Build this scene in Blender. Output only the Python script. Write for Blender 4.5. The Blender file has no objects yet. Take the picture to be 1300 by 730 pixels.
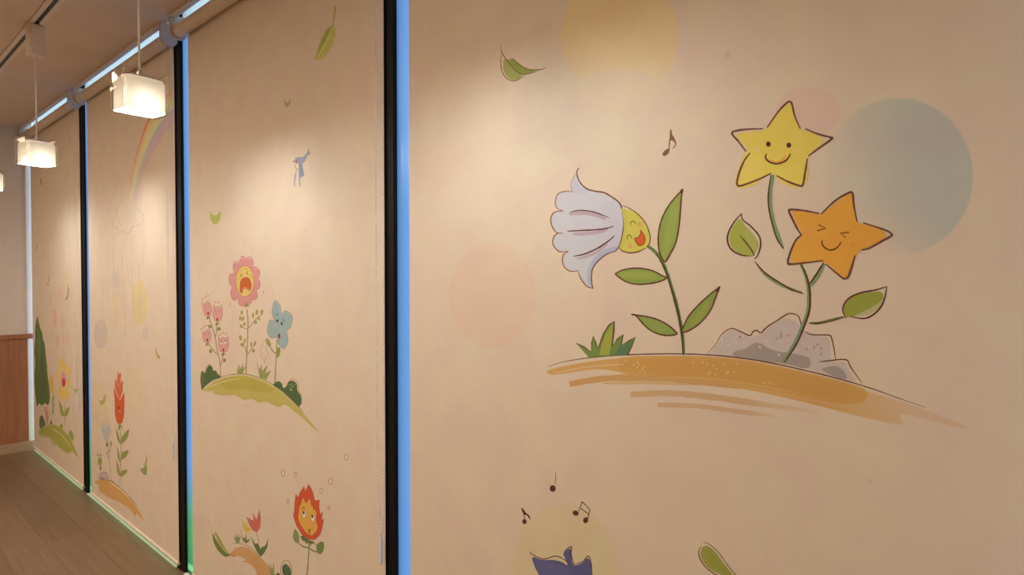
import bpy, bmesh, math, random
from mathutils import Vector, Matrix, Euler
from mathutils.geometry import tessellate_polygon

random.seed(4)
SC = bpy.context.scene
COL = SC.collection
W_PX, H_PX = 1300.0, 730.0

# ------------------------------------------------------------------ camera
F_PX = 820.0
VPX, VPY = -226.0, 349.0                    # vanishing point of the window wall
theta = math.atan((650.0 - VPX) / F_PX)
pitch = math.atan((365.0 - VPY) / F_PX)
yaw = math.pi / 2 - theta
CAM_D, CAM_H = 1.216, 1.5
cam_data = bpy.data.cameras.new('camera')
cam_data.sensor_width = 36.0
cam_data.lens = F_PX / W_PX * 36.0
cam_data.clip_start = 0.02
cam = bpy.data.objects.new('camera', cam_data)
COL.objects.link(cam)
cam.location = (0, -CAM_D, CAM_H)
cam.rotation_euler = (math.pi / 2 - pitch, 0, yaw)
SC.camera = cam
ROT = Euler((math.pi / 2 - pitch, 0, yaw)).to_matrix()
CAM = Vector((0, -CAM_D, CAM_H))

def on_wall(px, py, y=0.0):
    """point of the blind plane that the photograph shows at this pixel"""
    d = ROT @ Vector(((px - 650.0) / F_PX, -(py - 365.0) / F_PX, -1.0))
    t = (y + CAM_D) / d.y
    return CAM + d * t

def wall_x(px, y=0.0):
    return on_wall(px, VPY, y).x

# ------------------------------------------------------------------ materials
def lin(c):
    def f(v):
        v = v / 255.0
        return v / 12.92 if v <= 0.04045 else ((v + 0.055) / 1.055) ** 2.4
    return tuple(f(v) for v in c)

def new_mat(name):
    m = bpy.data.materials.new(name)
    m.use_nodes = True
    nt = m.node_tree
    b = nt.nodes['Principled BSDF']
    return m, nt, b

def N(nt, kind, **kw):
    n = nt.nodes.new(kind)
    for k, v in kw.items():
        setattr(n, k, v)
    return n

def simple(name, col, rough=0.5, metal=0.0, spec=0.5, var=0.06, scale=30.0):
    """a procedural material: base colour with faint noise variation and a touch of bump"""
    m, nt, b = new_mat(name)
    b.inputs['Roughness'].default_value = rough
    b.inputs['Metallic'].default_value = metal
    b.inputs['Specular IOR Level'].default_value = spec
    tc = N(nt, 'ShaderNodeTexCoord')
    no = N(nt, 'ShaderNodeTexNoise')
    no.inputs['Scale'].default_value = scale
    no.inputs['Detail'].default_value = 4
    nt.links.new(tc.outputs['Object'], no.inputs['Vector'])
    rp = N(nt, 'ShaderNodeValToRGB')
    rp.color_ramp.elements[0].position = 0.3
    rp.color_ramp.elements[1].position = 0.7
    rp.color_ramp.elements[0].color = tuple(min(1, c * (1 - var)) for c in col) + (1,)
    rp.color_ramp.elements[1].color = tuple(min(1, c * (1 + var)) for c in col) + (1,)
    nt.links.new(no.outputs['Fac'], rp.inputs['Fac'])
    nt.links.new(rp.outputs['Color'], b.inputs['Base Color'])
    return m

FABRIC = (0.83, 0.735, 0.625)

def fabric_material():
    m, nt, b = new_mat('printed_blind_fabric')
    b.inputs['Roughness'].default_value = 0.85
    b.inputs['Specular IOR Level'].default_value = 0.15
    tc = N(nt, 'ShaderNodeTexCoord')
    mp = N(nt, 'ShaderNodeMapping')
    mp.inputs['Scale'].default_value = (1, 1, 1)
    nt.links.new(tc.outputs['Object'], mp.inputs['Vector'])
    n1 = N(nt, 'ShaderNodeTexNoise'); n1.inputs['Scale'].default_value = 8.0; n1.inputs['Detail'].default_value = 5
    n1.inputs['Roughness'].default_value = 0.6
    nt.links.new(mp.outputs['Vector'], n1.inputs['Vector'])
    rp = N(nt, 'ShaderNodeValToRGB')
    e = rp.color_ramp.elements
    e[0].position = 0.3; e[0].color = (FABRIC[0] * 0.975, FABRIC[1] * 0.935, FABRIC[2] * 0.965, 1)
    e[1].position = 0.7; e[1].color = (FABRIC[0] * 1.01, FABRIC[1] * 1.045, FABRIC[2] * 0.99, 1)
    nt.links.new(n1.outputs['Fac'], rp.inputs['Fac'])
    at = N(nt, 'ShaderNodeAttribute', attribute_name='ink')      # the printed drawing tints the cloth
    ml = N(nt, 'ShaderNodeVectorMath', operation='MULTIPLY')
    nt.links.new(rp.outputs['Color'], ml.inputs[0]); nt.links.new(at.outputs['Color'], ml.inputs[1])
    nt.links.new(ml.outputs['Vector'], b.inputs['Base Color'])
    n2 = N(nt, 'ShaderNodeTexNoise'); n2.inputs['Scale'].default_value = 900.0
    nt.links.new(mp.outputs['Vector'], n2.inputs['Vector'])
    bp = N(nt, 'ShaderNodeBump'); bp.inputs['Strength'].default_value = 0.05; bp.inputs['Distance'].default_value = 0.001
    nt.links.new(n2.outputs['Fac'], bp.inputs['Height'])
    nt.links.new(bp.outputs['Normal'], b.inputs['Normal'])
    return m

def light_pane_material():
    """translucent pane with outdoor light put into its colour: pale at the very top, blue over most of the pane, green at the foot"""
    m, nt, b = new_mat('daylight_tinted_pane')
    nt.nodes.remove(b)
    out = nt.nodes['Material Output']
    tc = N(nt, 'ShaderNodeTexCoord')
    sp = N(nt, 'ShaderNodeSeparateXYZ')
    nt.links.new(tc.outputs['Object'], sp.inputs['Vector'])
    rp = N(nt, 'ShaderNodeValToRGB')
    mr = N(nt, 'ShaderNodeMapRange'); mr.inputs['From Max'].default_value = 3.0
    nt.links.new(sp.outputs['Z'], mr.inputs['Value'])
    nt.links.new(mr.outputs['Result'], rp.inputs['Fac'])
    e = rp.color_ramp.elements
    e[0].position = 0.015; e[0].color = PANE_LIGHT_FOOT + (1,)
    e[1].position = 0.02; e[1].color = PANE_LIGHT_GREEN + (1,)
    for p, c in ((0.085, PANE_LIGHT_GREEN), (0.17, PANE_LIGHT_BLUE), (0.90, PANE_LIGHT_BLUE), (0.908, PANE_LIGHT_TOP), (1.0, PANE_LIGHT_TOP)):
        k = e.new(p); k.color = c + (1,)
    tr = N(nt, 'ShaderNodeBsdfTranslucent')
    gl = N(nt, 'ShaderNodeBsdfGlossy'); gl.inputs['Roughness'].default_value = 0.3
    mix = N(nt, 'ShaderNodeMixShader'); mix.inputs['Fac'].default_value = 0.04
    nt.links.new(rp.outputs['Color'], tr.inputs['Color'])
    nt.links.new(tr.outputs['BSDF'], mix.inputs[1]); nt.links.new(gl.outputs['BSDF'], mix.inputs[2])
    nt.links.new(mix.outputs['Shader'], out.inputs['Surface'])
    return m

PANE_LIGHT_GREEN = (0.21, 0.46, 0.29)  # outdoor light colours, put into the panes band by band
PANE_LIGHT_FOOT = (0.46, 0.80, 0.54)  # brighter foot band, added to light the floor line under the blinds
PANE_LIGHT_BLUE = (0.278, 0.424, 0.61)
PANE_LIGHT_TOP = (0.545, 0.63, 0.68)

def frost_material():
    m, nt, b = new_mat('added_frosted_glass')
    nt.nodes.remove(b)
    out = nt.nodes['Material Output']
    no = N(nt, 'ShaderNodeTexNoise'); no.inputs['Scale'].default_value = 50
    rp = N(nt, 'ShaderNodeValToRGB')
    rp.color_ramp.elements[0].color = (0.86, 0.92, 0.97, 1); rp.color_ramp.elements[1].color = (0.90, 0.95, 1.0, 1)
    tr = N(nt, 'ShaderNodeBsdfTranslucent')
    nt.links.new(no.outputs['Fac'], rp.inputs['Fac']); nt.links.new(rp.outputs['Color'], tr.inputs['Color'])
    nt.links.new(tr.outputs['BSDF'], out.inputs['Surface'])
    return m

def floor_material():
    m, nt, b = new_mat('wood_laminate_floor')
    tc = N(nt, 'ShaderNodeTexCoord')
    br = N(nt, 'ShaderNodeTexBrick')
    br.inputs['Scale'].default_value = 1.0
    br.inputs['Brick Width'].default_value = 1.3
    br.inputs['Row Height'].default_value = 0.19
    br.inputs['Mortar Size'].default_value = 0.0016
    br.inputs['Mortar Smooth'].default_value = 0.3
    br.inputs['Bias'].default_value = -0.1
    br.offset = 0.37
    br.inputs['Color1'].default_value = (0.19, 0.122, 0.074, 1)
    br.inputs['Color2'].default_value = (0.235, 0.155, 0.097, 1)
    br.inputs['Mortar'].default_value = (0.12, 0.078, 0.05, 1)
    nt.links.new(tc.outputs['Object'], br.inputs['Vector'])
    mp = N(nt, 'ShaderNodeMapping'); mp.inputs['Scale'].default_value = (1.2, 26, 1)
    nt.links.new(tc.outputs['Object'], mp.inputs['Vector'])
    no = N(nt, 'ShaderNodeTexNoise'); no.inputs['Scale'].default_value = 2.2; no.inputs['Detail'].default_value = 8
    no.inputs['Distortion'].default_value = 0.6
    nt.links.new(mp.outputs['Vector'], no.inputs['Vector'])
    mr = N(nt, 'ShaderNodeMapRange'); mr.inputs['From Min'].default_value = 0.3; mr.inputs['From Max'].default_value = 0.7
    mr.inputs['To Min'].default_value = 0.86; mr.inputs['To Max'].default_value = 1.14
    nt.links.new(no.outputs['Fac'], mr.inputs['Value'])
    mx = N(nt, 'ShaderNodeVectorMath', operation='SCALE')
    nt.links.new(br.outputs['Color'], mx.inputs[0]); nt.links.new(mr.outputs['Result'], mx.inputs['Scale'])
    nt.links.new(mx.outputs['Vector'], b.inputs['Base Color'])
    b.inputs['Roughness'].default_value = 0.42
    b.inputs['Specular IOR Level'].default_value = 0.4
    return m

def panel_material():
    m, nt, b = new_mat('stained_wood_panel')
    tc = N(nt, 'ShaderNodeTexCoord')
    mp = N(nt, 'ShaderNodeMapping'); mp.inputs['Scale'].default_value = (14, 14, 0.9)
    nt.links.new(tc.outputs['Object'], mp.inputs['Vector'])
    no = N(nt, 'ShaderNodeTexNoise'); no.inputs['Scale'].default_value = 3.0; no.inputs['Detail'].default_value = 6
    nt.links.new(mp.outputs['Vector'], no.inputs['Vector'])
    rp = N(nt, 'ShaderNodeValToRGB')
    rp.color_ramp.elements[0].position = 0.3; rp.color_ramp.elements[0].color = (0.33, 0.135, 0.065, 1)
    rp.color_ramp.elements[1].position = 0.7; rp.color_ramp.elements[1].color = (0.43, 0.195, 0.10, 1)
    nt.links.new(no.outputs['Fac'], rp.inputs['Fac'])
    nt.links.new(rp.outputs['Color'], b.inputs['Base Color'])
    b.inputs['Roughness'].default_value = 0.5
    return m

def clear_glass_material():
    """thin clear glass: mostly see-through with a grazing reflection"""
    m, nt, b = new_mat('clear_lamp_glass')
    nt.nodes.remove(b)
    out = nt.nodes['Material Output']
    lw = N(nt, 'ShaderNodeLayerWeight'); lw.inputs['Blend'].default_value = 0.25
    no = N(nt, 'ShaderNodeTexNoise'); no.inputs['Scale'].default_value = 25
    ma = N(nt, 'ShaderNodeMath', operation='MULTIPLY_ADD'); ma.inputs[1].default_value = 0.38; ma.inputs[2].default_value = 0.03
    nt.links.new(lw.outputs['Fresnel'], ma.inputs[0])
    tr = N(nt, 'ShaderNodeBsdfTransparent'); tr.inputs['Color'].default_value = (0.97, 0.96, 0.95, 1)
    gl = N(nt, 'ShaderNodeBsdfGlossy'); gl.inputs['Roughness'].default_value = 0.06
    bp = N(nt, 'ShaderNodeBump'); bp.inputs['Strength'].default_value = 0.15
    nt.links.new(no.outputs['Fac'], bp.inputs['Height']); nt.links.new(bp.outputs['Normal'], gl.inputs['Normal'])
    mix = N(nt, 'ShaderNodeMixShader')
    nt.links.new(ma.outputs['Value'], mix.inputs['Fac'])
    nt.links.new(tr.outputs['BSDF'], mix.inputs[1]); nt.links.new(gl.outputs['BSDF'], mix.inputs[2])
    nt.links.new(mix.outputs['Shader'], out.inputs['Surface'])
    return m

def diffuser_material():
    m, nt, b = new_mat('frosted_lamp_glass')
    nt.nodes.remove(b)
    out = nt.nodes['Material Output']
    di = N(nt, 'ShaderNodeBsdfDiffuse'); di.inputs['Color'].default_value = (0.82, 0.76, 0.66, 1)
    tr = N(nt, 'ShaderNodeBsdfTranslucent'); tr.inputs['Color'].default_value = (0.95, 0.85, 0.68, 1)
    no = N(nt, 'ShaderNodeTexNoise'); no.inputs['Scale'].default_value = 40
    ma = N(nt, 'ShaderNodeMath', operation='MULTIPLY_ADD'); ma.inputs[1].default_value = DIFF_T * 0.3; ma.inputs[2].default_value = DIFF_T * 0.85
    nt.links.new(no.outputs['Fac'], ma.inputs[0])
    mix = N(nt, 'ShaderNodeMixShader')
    nt.links.new(ma.outputs['Value'], mix.inputs['Fac'])
    nt.links.new(di.outputs['BSDF'], mix.inputs[1]); nt.links.new(tr.outputs['BSDF'], mix.inputs[2])
    nt.links.new(mix.outputs['Shader'], out.inputs['Surface'])
    return m

DIFF_T = 0.024

def glow(name, col, strength):
    m, nt, b = new_mat(name)
    nt.nodes.remove(b)
    out = nt.nodes['Material Output']
    em = N(nt, 'ShaderNodeEmission')
    em.inputs['Color'].default_value = col + (1,); em.inputs['Strength'].default_value = strength
    nt.links.new(em.outputs['Emission'], out.inputs['Surface'])
    return m

LAMP_COL = (1.0, 0.98, 0.92)
BULB_L = 330.0
PANEL_L = 18.0
PANEL_X = [-5.2, -3.3, -1.15]
M_FABRIC = fabric_material()
M_LIGHT_PANE = light_pane_material()
M_ADDED_FROST = frost_material()
M_FLOOR = floor_material()
M_PANEL = panel_material()
M_GLASS = clear_glass_material()
M_DIFF = diffuser_material()
M_BULB = glow('lit_bulb', LAMP_COL, BULB_L)
M_FILL = glow('lit_fill_lens', (1.0, 0.79, 0.565), PANEL_L)
M_WALL = simple('painted_wall', (0.72, 0.66, 0.60), 0.8, var=0.02, scale=8)
M_CEIL = simple('painted_ceiling', (0.70, 0.58, 0.46), 0.85, var=0.03, scale=6)
M_BASE = simple('baseboard_paint', (0.46, 0.33, 0.23), 0.5, var=0.04)
M_DARK = simple('dark_window_frame', (0.010, 0.007, 0.005), 0.6, spec=0.2, var=0.15)
M_RAIL = simple('beige_blind_hardware', (0.80, 0.70, 0.60), 0.5, var=0.03)
M_BRKT = simple('beige_end_bracket', (0.60, 0.47, 0.36), 0.5, var=0.03)
M_WHITE = simple('white_plastic', (0.80, 0.77, 0.72), 0.4, var=0.02)
M_TRACK = simple('beige_track_paint', (0.74, 0.64, 0.54), 0.45, var=0.03)
M_SLOT = simple('dark_track_slot', (0.03, 0.025, 0.02), 0.5, var=0.1)
M_SILL = simple('added_white_trim', (0.85, 0.86, 0.84), 0.45, var=0.03)
M_BEAD = simple('white_chain_bead', (0.93, 0.90, 0.84), 0.3, var=0.03)
M_CLIP = simple('clear_plastic_weight', (0.86, 0.86, 0.86), 0.15, var=0.03)
M_METAL = simple('brushed_lamp_metal', (0.55, 0.50, 0.45), 0.35, metal=0.8, var=0.05)

# ------------------------------------------------------------------ mesh helpers
def obj(name, bm, mat, parent=None, smooth=False, kind=None, label=None):
    me = bpy.data.meshes.new(name)
    bmesh.ops.recalc_face_normals(bm, faces=bm.faces)
    bm.to_mesh(me); bm.free()
    me.materials.append(mat)
    if mat is M_FABRIC:
        at = me.attributes.new('ink', 'FLOAT_COLOR', 'POINT')
        at.data.foreach_set('color', [1.0] * (4 * len(me.vertices)))
    if smooth:
        for p in me.polygons:
            p.use_smooth = True
    o = bpy.data.objects.new(name, me)
    COL.objects.link(o)
    if parent is not None:
        o.parent = parent
    if kind:
        o['kind'] = kind
    if label:
        o['label'] = label
    return o

def thing(name, label, cat, loc=(0, 0, 0), group=None):
    o = bpy.data.objects.new(name, None)
    o.empty_display_size = 0.1
    COL.objects.link(o)
    o.location = loc
    o['label'] = label; o['category'] = cat
    if group:
        o['group'] = group
    return o

def box(bm, x0, x1, y0, y1, z0, z1, bevel=0.0):
    r = bmesh.ops.create_cube(bm, size=1.0)
    vs = r['verts']
    for v in vs:
        v.co = Vector(((x0 + x1) / 2 + v.co.x * (x1 - x0), (y0 + y1) / 2 + v.co.y * (y1 - y0), (z0 + z1) / 2 + v.co.z * (z1 - z0)))
    if bevel > 0:
        es = list({e for v in vs for e in v.link_edges})
        bmesh.ops.bevel(bm, geom=es, offset=bevel, segments=2, profile=0.5, affect='EDGES')
    return bm

def B(*a, **k):
    return box(bmesh.new(), *a, **k)

def extrude_profile(bm, prof, x0, x1):
    """closed (y, z) profile swept along x"""
    a = [bm.verts.new((x0, y, z)) for y, z in prof]
    b = [bm.verts.new((x1, y, z)) for y, z in prof]
    n = len(prof)
    for i in range(n):
        bm.faces.new((a[i], a[(i + 1) % n], b[(i + 1) % n], b[i]))
    bm.faces.new(a); bm.faces.new(list(reversed(b)))
    return bm

def tube(bm, pts, r, seg=10):
    pts = [Vector(p) for p in pts]
    rings = []
    for i, p in enumerate(pts):
        d = (pts[min(i + 1, len(pts) - 1)] - pts[max(i - 1, 0)]).normalized()
        up = Vector((0, 0, 1)) if abs(d.z) < 0.9 else Vector((1, 0, 0))
        a = d.cross(up).normalized(); b2 = d.cross(a)
        rings.append([bm.verts.new(p + a * (r * math.cos(2 * math.pi * k / seg)) + b2 * (r * math.sin(2 * math.pi * k / seg))) for k in range(seg)])
    for i in range(len(rings) - 1):
        for k in range(seg):
            bm.faces.new((rings[i][k], rings[i][(k + 1) % seg], rings[i + 1][(k + 1) % seg], rings[i + 1][k]))
    bm.faces.new(rings[0]); bm.faces.new(rings[-1])
    return bm

def lathe(bm, prof, seg=24, c=(0, 0)):
    rings = []
    for r, z in prof:
        if r < 1e-6:
            rings.append([bm.verts.new((c[0], c[1], z))])
        else:
            rings.append([bm.verts.new((c[0] + r * math.cos(2 * math.pi * k / seg), c[1] + r * math.sin(2 * math.pi * k / seg), z)) for k in range(seg)])
    for i in range(len(rings) - 1):
        A_, B_ = rings[i], rings[i + 1]
        for k in range(seg):
            if len(A_) == 1:
                bm.faces.new((A_[0], B_[(k + 1) % seg], B_[k]))
            elif len(B_) == 1:
                bm.faces.new((A_[k], A_[(k + 1) % seg], B_[0]))
            else:
                bm.faces.new((A_[k], A_[(k + 1) % seg], B_[(k + 1) % seg], B_[k]))
    return bm

def round_rect(hx, hy, r, seg=6):
    pts = []
    for cx, cy, a0 in ((hx - r, hy - r, 0), (-hx + r, hy - r, 90), (-hx + r, -hy + r, 180), (hx - r, -hy + r, 270)):
        for k in range(seg + 1):
            a = math.radians(a0 + 90 * k / seg)
            pts.append((cx + r * math.cos(a), cy + r * math.sin(a)))
    return pts

def loft(bm, rings, close_start=False, close_end=False):
    R_ = [[bm.verts.new(p) for p in ring] for ring in rings]
    for i in range(len(R_) - 1):
        n = len(R_[i])
        for k in range(n):
            bm.faces.new((R_[i][k], R_[i][(k + 1) % n], R_[i + 1][(k + 1) % n], R_[i + 1][k]))
    if close_start:
        bm.faces.new(R_[0])
    if close_end:
        bm.faces.new(R_[-1])
    return bm

# ------------------------------------------------------------------ drawing (all printed pattern, kept in the fabric's own mesh)
def spline(pts, closed, n=7):
    out = []
    m = len(pts)
    rng = m if closed else m - 1
    for i in range(rng):
        if closed:
            p0, p1, p2, p3 = pts[(i - 1) % m], pts[i], pts[(i + 1) % m], pts[(i + 2) % m]
        else:
            p0, p1, p2, p3 = pts[max(i - 1, 0)], pts[i], pts[i + 1], pts[min(i + 2, m - 1)]
        for k in range(n):
            t = k / n
            out.append(tuple(0.5 * ((2 * p1[j]) + (-p0[j] + p2[j]) * t + (2 * p0[j] - 5 * p1[j] + 4 * p2[j] - p3[j]) * t * t
                                    + (-p0[j] + 3 * p1[j] - 3 * p2[j] + p3[j]) * t ** 3) for j in (0, 1)))
    if not closed:
        out.append(pts[-1])
    return out

class Print:
    def __init__(self, bg):
        self.bg = bg
        self.v = []; self.f = []; self.c = []
        self.layer = 0
        self.o = (0, 0); self.s = 1.0
    def view(self, ox, oy, s, bg=None):
        self.o = (ox, oy); self.s = s; self.layer = 0
        if bg:
            self.bg = bg
    def P(self, p):
        return (self.o[0] + p[0] / self.s, self.o[1] + p[1] / self.s)
    def ink(self, obs):
        a, b = lin(obs), lin(self.bg)
        return tuple(min(0.93 / FABRIC[i], a[i] / b[i]) for i in range(3))
    def mixed(self, colr, a, u):
        """ink of coverage a over the bare cloth or over another printed colour u"""
        under = self.ink(u) if u else (1.0, 1.0, 1.0)
        return tuple(colr[i] * a + under[i] * (1 - a) for i in range(3)) + (1.0,)
    def _put(self, pts):
        base = len(self.v)
        off = -(0.00012 + 0.000012 * self.layer)
        for p in pts:
            w = on_wall(p[0], p[1])
            self.v.append((w.x, off, w.z))
        return base
    def fill(self, pts, col, a=1.0, smooth=True, n=6, feather=0.0, u=None):
        q = [self.P(p) for p in pts]
        if smooth:
            q = spline(q, True, n)
        b = self._put(q)
        tri = tessellate_polygon([[Vector((x, y, 0)) for x, y in q]])
        al = a if callable(a) else (lambda x, y: a)
        colr = self.ink(col)
        for t in tri:
            self.f.append(tuple(b + i for i in t)); self.c.append([self.mixed(colr, al(*q[i]), u) for i in t])
        if feather > 0:                      # soft watercolour rim
            area = sum(q[i][0] * q[(i + 1) % len(q)][1] - q[(i + 1) % len(q)][0] * q[i][1] for i in range(len(q)))
            sg = 1 if area > 0 else -1
            out = []
            for i in range(len(q)):
                x0, y0 = q[i - 1]; x1, y1 = q[(i + 1) % len(q)]
                dx, dy = x1 - x0, y1 - y0
                L = math.hypot(dx, dy) or 1
                out.append((q[i][0] + sg * dy / L * feather, q[i][1] - sg * dx / L * feather))
            b2 = self._put(out)
            m = len(q)
            for i in range(m):
                j = (i + 1) % m
                self.f.append((b + i, b + j, b2 + j, b2 + i))
                self.c.append([self.mixed(colr, al(*q[i]), u), self.mixed(colr, al(*q[j]), u), self.mixed(colr, 0.0, u), self.mixed(colr, 0.0, u)])
        self.layer += 1
    def line(self, pts, w, col, a=1.0, taper=(0.5, 0.5), smooth=True, n=7, rough=0.12, fade=(1, 1), u=None):
        q = [self.P(p) for p in pts]
        if smooth and len(q) > 2:
            q = spline(q, False, n)
        elif smooth:
            q = [tuple(q[0][j] + (q[1][j] - q[0][j]) * k / 8 for j in (0, 1)) for k in range(9)]
        m = len(q)
        L, R_ = [], []
        for i in range(m):
            x0, y0 = q[max(i - 1, 0)]; x1, y1 = q[min(i + 1, m - 1)]
            dx, dy = x1 - x0, y1 - y0
            l = math.hypot(dx, dy) or 1
            t = i / (m - 1)
            k = min(1, taper[0] + (1 - taper[0]) * t / 0.25) * min(1, taper[1] + (1 - taper[1]) * (1 - t) / 0.25)
            h = w / 2 * k * (1 + random.uniform(-rough, rough))
            L.append((q[i][0] - dy / l * h, q[i][1] + dx / l * h)); R_.append((q[i][0] + dy / l * h, q[i][1] - dx / l * h))
        b = self._put(L); c = self._put(R_)
        colr = self.ink(col)
        def al(i):
            t = i / (m - 1)
            return a * min(1, fade[0] + (1 - fade[0]) * t / 0.3) * min(1, fade[1] + (1 - fade[1]) * (1 - t) / 0.3)
        for i in range(m - 1):
            self.f.append((b + i, b + i + 1, c + i + 1, c + i))
            self.c.append([self.mixed(colr, al(i), u), self.mixed(colr, al(i + 1), u), self.mixed(colr, al(i + 1), u), self.mixed(colr, al(i), u)])
        self.layer += 1
    def oval(self, cx, cy, rx, ry, col, a=1.0, rot=0.0, seg=40, soft=0.03, u=None):
        cx, cy = self.P((cx, cy)); rx /= self.s; ry /= self.s
        cr, sr = math.cos(math.radians(rot)), math.sin(math.radians(rot))
        al = a if callable(a) else (lambda x, y: a)
        rr = (0.0, 0.5, 1.0 - soft, 1.0) if not callable(a) else (0.0, 0.2, 0.4, 0.6, 0.8, 0.9, 1.0 - soft, 1.0)
        colr = self.ink(col)
        rings = []
        for r in rr:
            ring = []
            for k in range(seg):
                t = 2 * math.pi * k / seg
                x, y = rx * r * math.cos(t), ry * r * math.sin(t)
                ring.append((cx + x * cr - y * sr, cy + x * sr + y * cr))
            rings.append(ring)
        C_ = [[self.mixed(colr, al(*p), u) for p in r] for r in rings]
        if soft > 0:
            C_[-1] = [self.mixed(colr, 0.0, u)] * seg
        bs = [None] + [self._put(r) for r in rings[1:]]
        c0 = self._put([(cx, cy)])
        for k in range(seg):
            j = (k + 1) % seg
            self.f.append((c0, bs[1] + k, bs[1] + j)); self.c.append([C_[0][0], C_[1][k], C_[1][j]])
            for m in range(1, len(rr) - 1):
                self.f.append((bs[m] + k, bs[m + 1] + k, bs[m + 1] + j, bs[m] + j))
                self.c.append([C_[m][k], C_[m + 1][k], C_[m + 1][j], C_[m][j]])
        self.layer += 1
    def dots(self, pts, r, col, a=1.0, u=None):
        for p in pts:
            self.oval(p[0], p[1], r, r, col, a, seg=10, soft=0.2, u=u)
            self.layer -= 1
        self.layer += 1
    def ring(self, cx, cy, rx, ry, w, col, a=1.0):
        self.line([(cx + rx * math.cos(t), cy + ry * math.sin(t)) for t in [2 * math.pi * k / 12 for k in range(13)]], w, col, a, (1, 1), n=3)
    def dots(self, pts, r, col, a=1.0, u=None):
        for p in pts:
            self.oval(p[0], p[1], r, r, col, a, seg=10, soft=0.2, u=u)
            self.layer -= 1
        self.layer += 1

BROWN = (88, 48, 36)

def art_d():
    d = Print((205, 172, 140))
    # faint watercolour discs
    d.view(0, 0, 1, (188, 150, 118))
    d.oval(787, 46, 76, 80, (194, 150, 96), lambda x, y: 0.75 if y < 60 else max(0.25, 0.75 - (y - 60) / 120))
    d.oval(787, 118, 55, 30, (190, 148, 108), 0.3)
    d.oval(1026, 142, 41, 32, (190, 140, 116), 0.7)
    d.oval(1140, 224, 97, 101, (156, 139, 118),
           lambda x, y: max(0.0, min(0.8, 0.8 * (0.2 + (x - 1050) / 120.0 - max(0, y - 250) / 95.0))))
    d.view(0, 0, 1, (230, 200, 165))
    d.oval(625, 375, 56, 68, (231, 190, 153), 0.55)
    d.view(0, 0, 1, (212, 178, 145))
    d.oval(717, 724, 67, 84, (208, 178, 128), 0.75)
    # drifting leaf, top left
    d.view(620, 50, 12.16, (195, 156, 125))
    d.layer = 4
    d.fill([(240, 310), (300, 340), (380, 440), (450, 505), (530, 540), (480, 600), (400, 625), (330, 610), (260, 540), (230, 450)], (148, 132, 70))
    d.fill([(290, 325), (340, 310), (390, 315), (470, 385), (560, 445), (640, 475), (730, 485), (650, 520), (530, 535), (450, 500), (370, 430)], (128, 124, 55))
    d.line([(210, 225), (195, 300), (195, 400), (215, 500), (260, 580), (330, 630), (400, 640), (480, 610), (540, 570), (575, 540)], 1.3, (130, 85, 45))
    d.line([(188, 80), (195, 150), (215, 215), (290, 330), (380, 440), (450, 505), (530, 535), (620, 528), (720, 505), (770, 480)], 1.3, (125, 80, 45), taper=(0.3, 0.3))
    d.line([(340, 290), (380, 300), (470, 380), (560, 440), (650, 468), (750, 470), (830, 460), (900, 430)], 1.4, (125, 75, 45), taper=(0.3, 0.3))
    # quaver beside the star
    d.view(830, 155, 14.6, (218, 185, 150))
    nc = (132, 86, 64)
    d.fill([(288, 490), (285, 560), (245, 608), (190, 632), (163, 605), (175, 560), (225, 512)], nc)
    d.line([(315, 145), (305, 250), (290, 400), (281, 510)], 1.5, nc, taper=(1, 1))
    d.fill([(303, 150), (318, 138), (332, 150), (342, 230), (380, 290), (412, 370), (410, 435), (375, 478), (338, 492), (385, 440), (390, 390), (355, 348), (303, 320)], nc)
    # bell flower
    d.view(690, 205, 4.29, (235, 212, 180))
    bell = [(187, 40), (183, 75), (200, 115), (235, 148), (280, 162), (330, 170), (375, 195), (410, 222), (425, 250), (435, 300), (437, 350), (428, 410),
            (410, 465), (390, 490), (345, 505), (300, 540), (270, 580), (262, 620), (263, 660), (268, 690), (235, 678), (205, 640), (188, 600),
            (150, 598), (118, 580), (104, 545), (108, 510), (120, 494), (95, 493), (70, 478), (52, 450), (55, 415), (75, 393), (70, 386), (48, 355), (40, 320),
            (50, 285), (75, 272), (95, 268), (75, 255), (65, 225), (72, 190), (90, 170), (130, 162), (156, 164), (150, 130), (160, 95), (175, 62)]
    d.fill(bell, (214, 209, 206), n=4)
    d.fill([(170, 90), (195, 130), (250, 160), (230, 175), (170, 172), (156, 140)], (205, 200, 204), 0.7, u=(214, 209, 206))
    d.fill([(264, 688), (240, 650), (240, 600), (255, 555), (290, 510), (340, 478), (398, 462), (390, 490), (345, 505), (300, 540), (270, 580), (262, 640)], (186, 186, 196), 0.85, u=(214, 209, 206))
    pur = (196, 168, 178)
    d.line([(140, 290), (190, 281), (250, 284), (310, 300), (340, 316)], 4.5, pur, 0.9, u=(214, 209, 206))
    d.line([(160, 396), (230, 393), (300, 385), (350, 370)], 4.5, pur, 0.9, u=(214, 209, 206))
    d.line([(180, 530), (240, 516), (300, 488), (350, 450)], 4, pur, 0.8, u=(214, 209, 206))
    vein = (112, 72, 62)
    d.line([(140, 280), (180, 268), (230, 268), (290, 280), (360, 308)], 1.5, vein)
    d.line([(130, 380), (200, 376), (280, 372), (340, 365), (383, 352)], 1.9, vein)
    d.line([(162, 517), (220, 505), (290, 475), (345, 440), (388, 404)], 2.0, vein)
    ol = (150, 96, 66)
    d.line([(195, 34), (184, 50), (183, 75), (200, 115), (235, 148), (280, 162), (330, 170), (375, 195), (410, 222), (425, 250), (435, 300), (437, 350), (428, 410), (410, 465), (390, 490)], 1.8, (125, 78, 56), taper=(0.6, 0.8))
    d.line([(390, 490), (345, 505), (300, 540), (270, 580), (262, 620), (263, 660), (270, 693)], 1.5, (120, 72, 56), taper=(0.6, 0.8))
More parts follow.
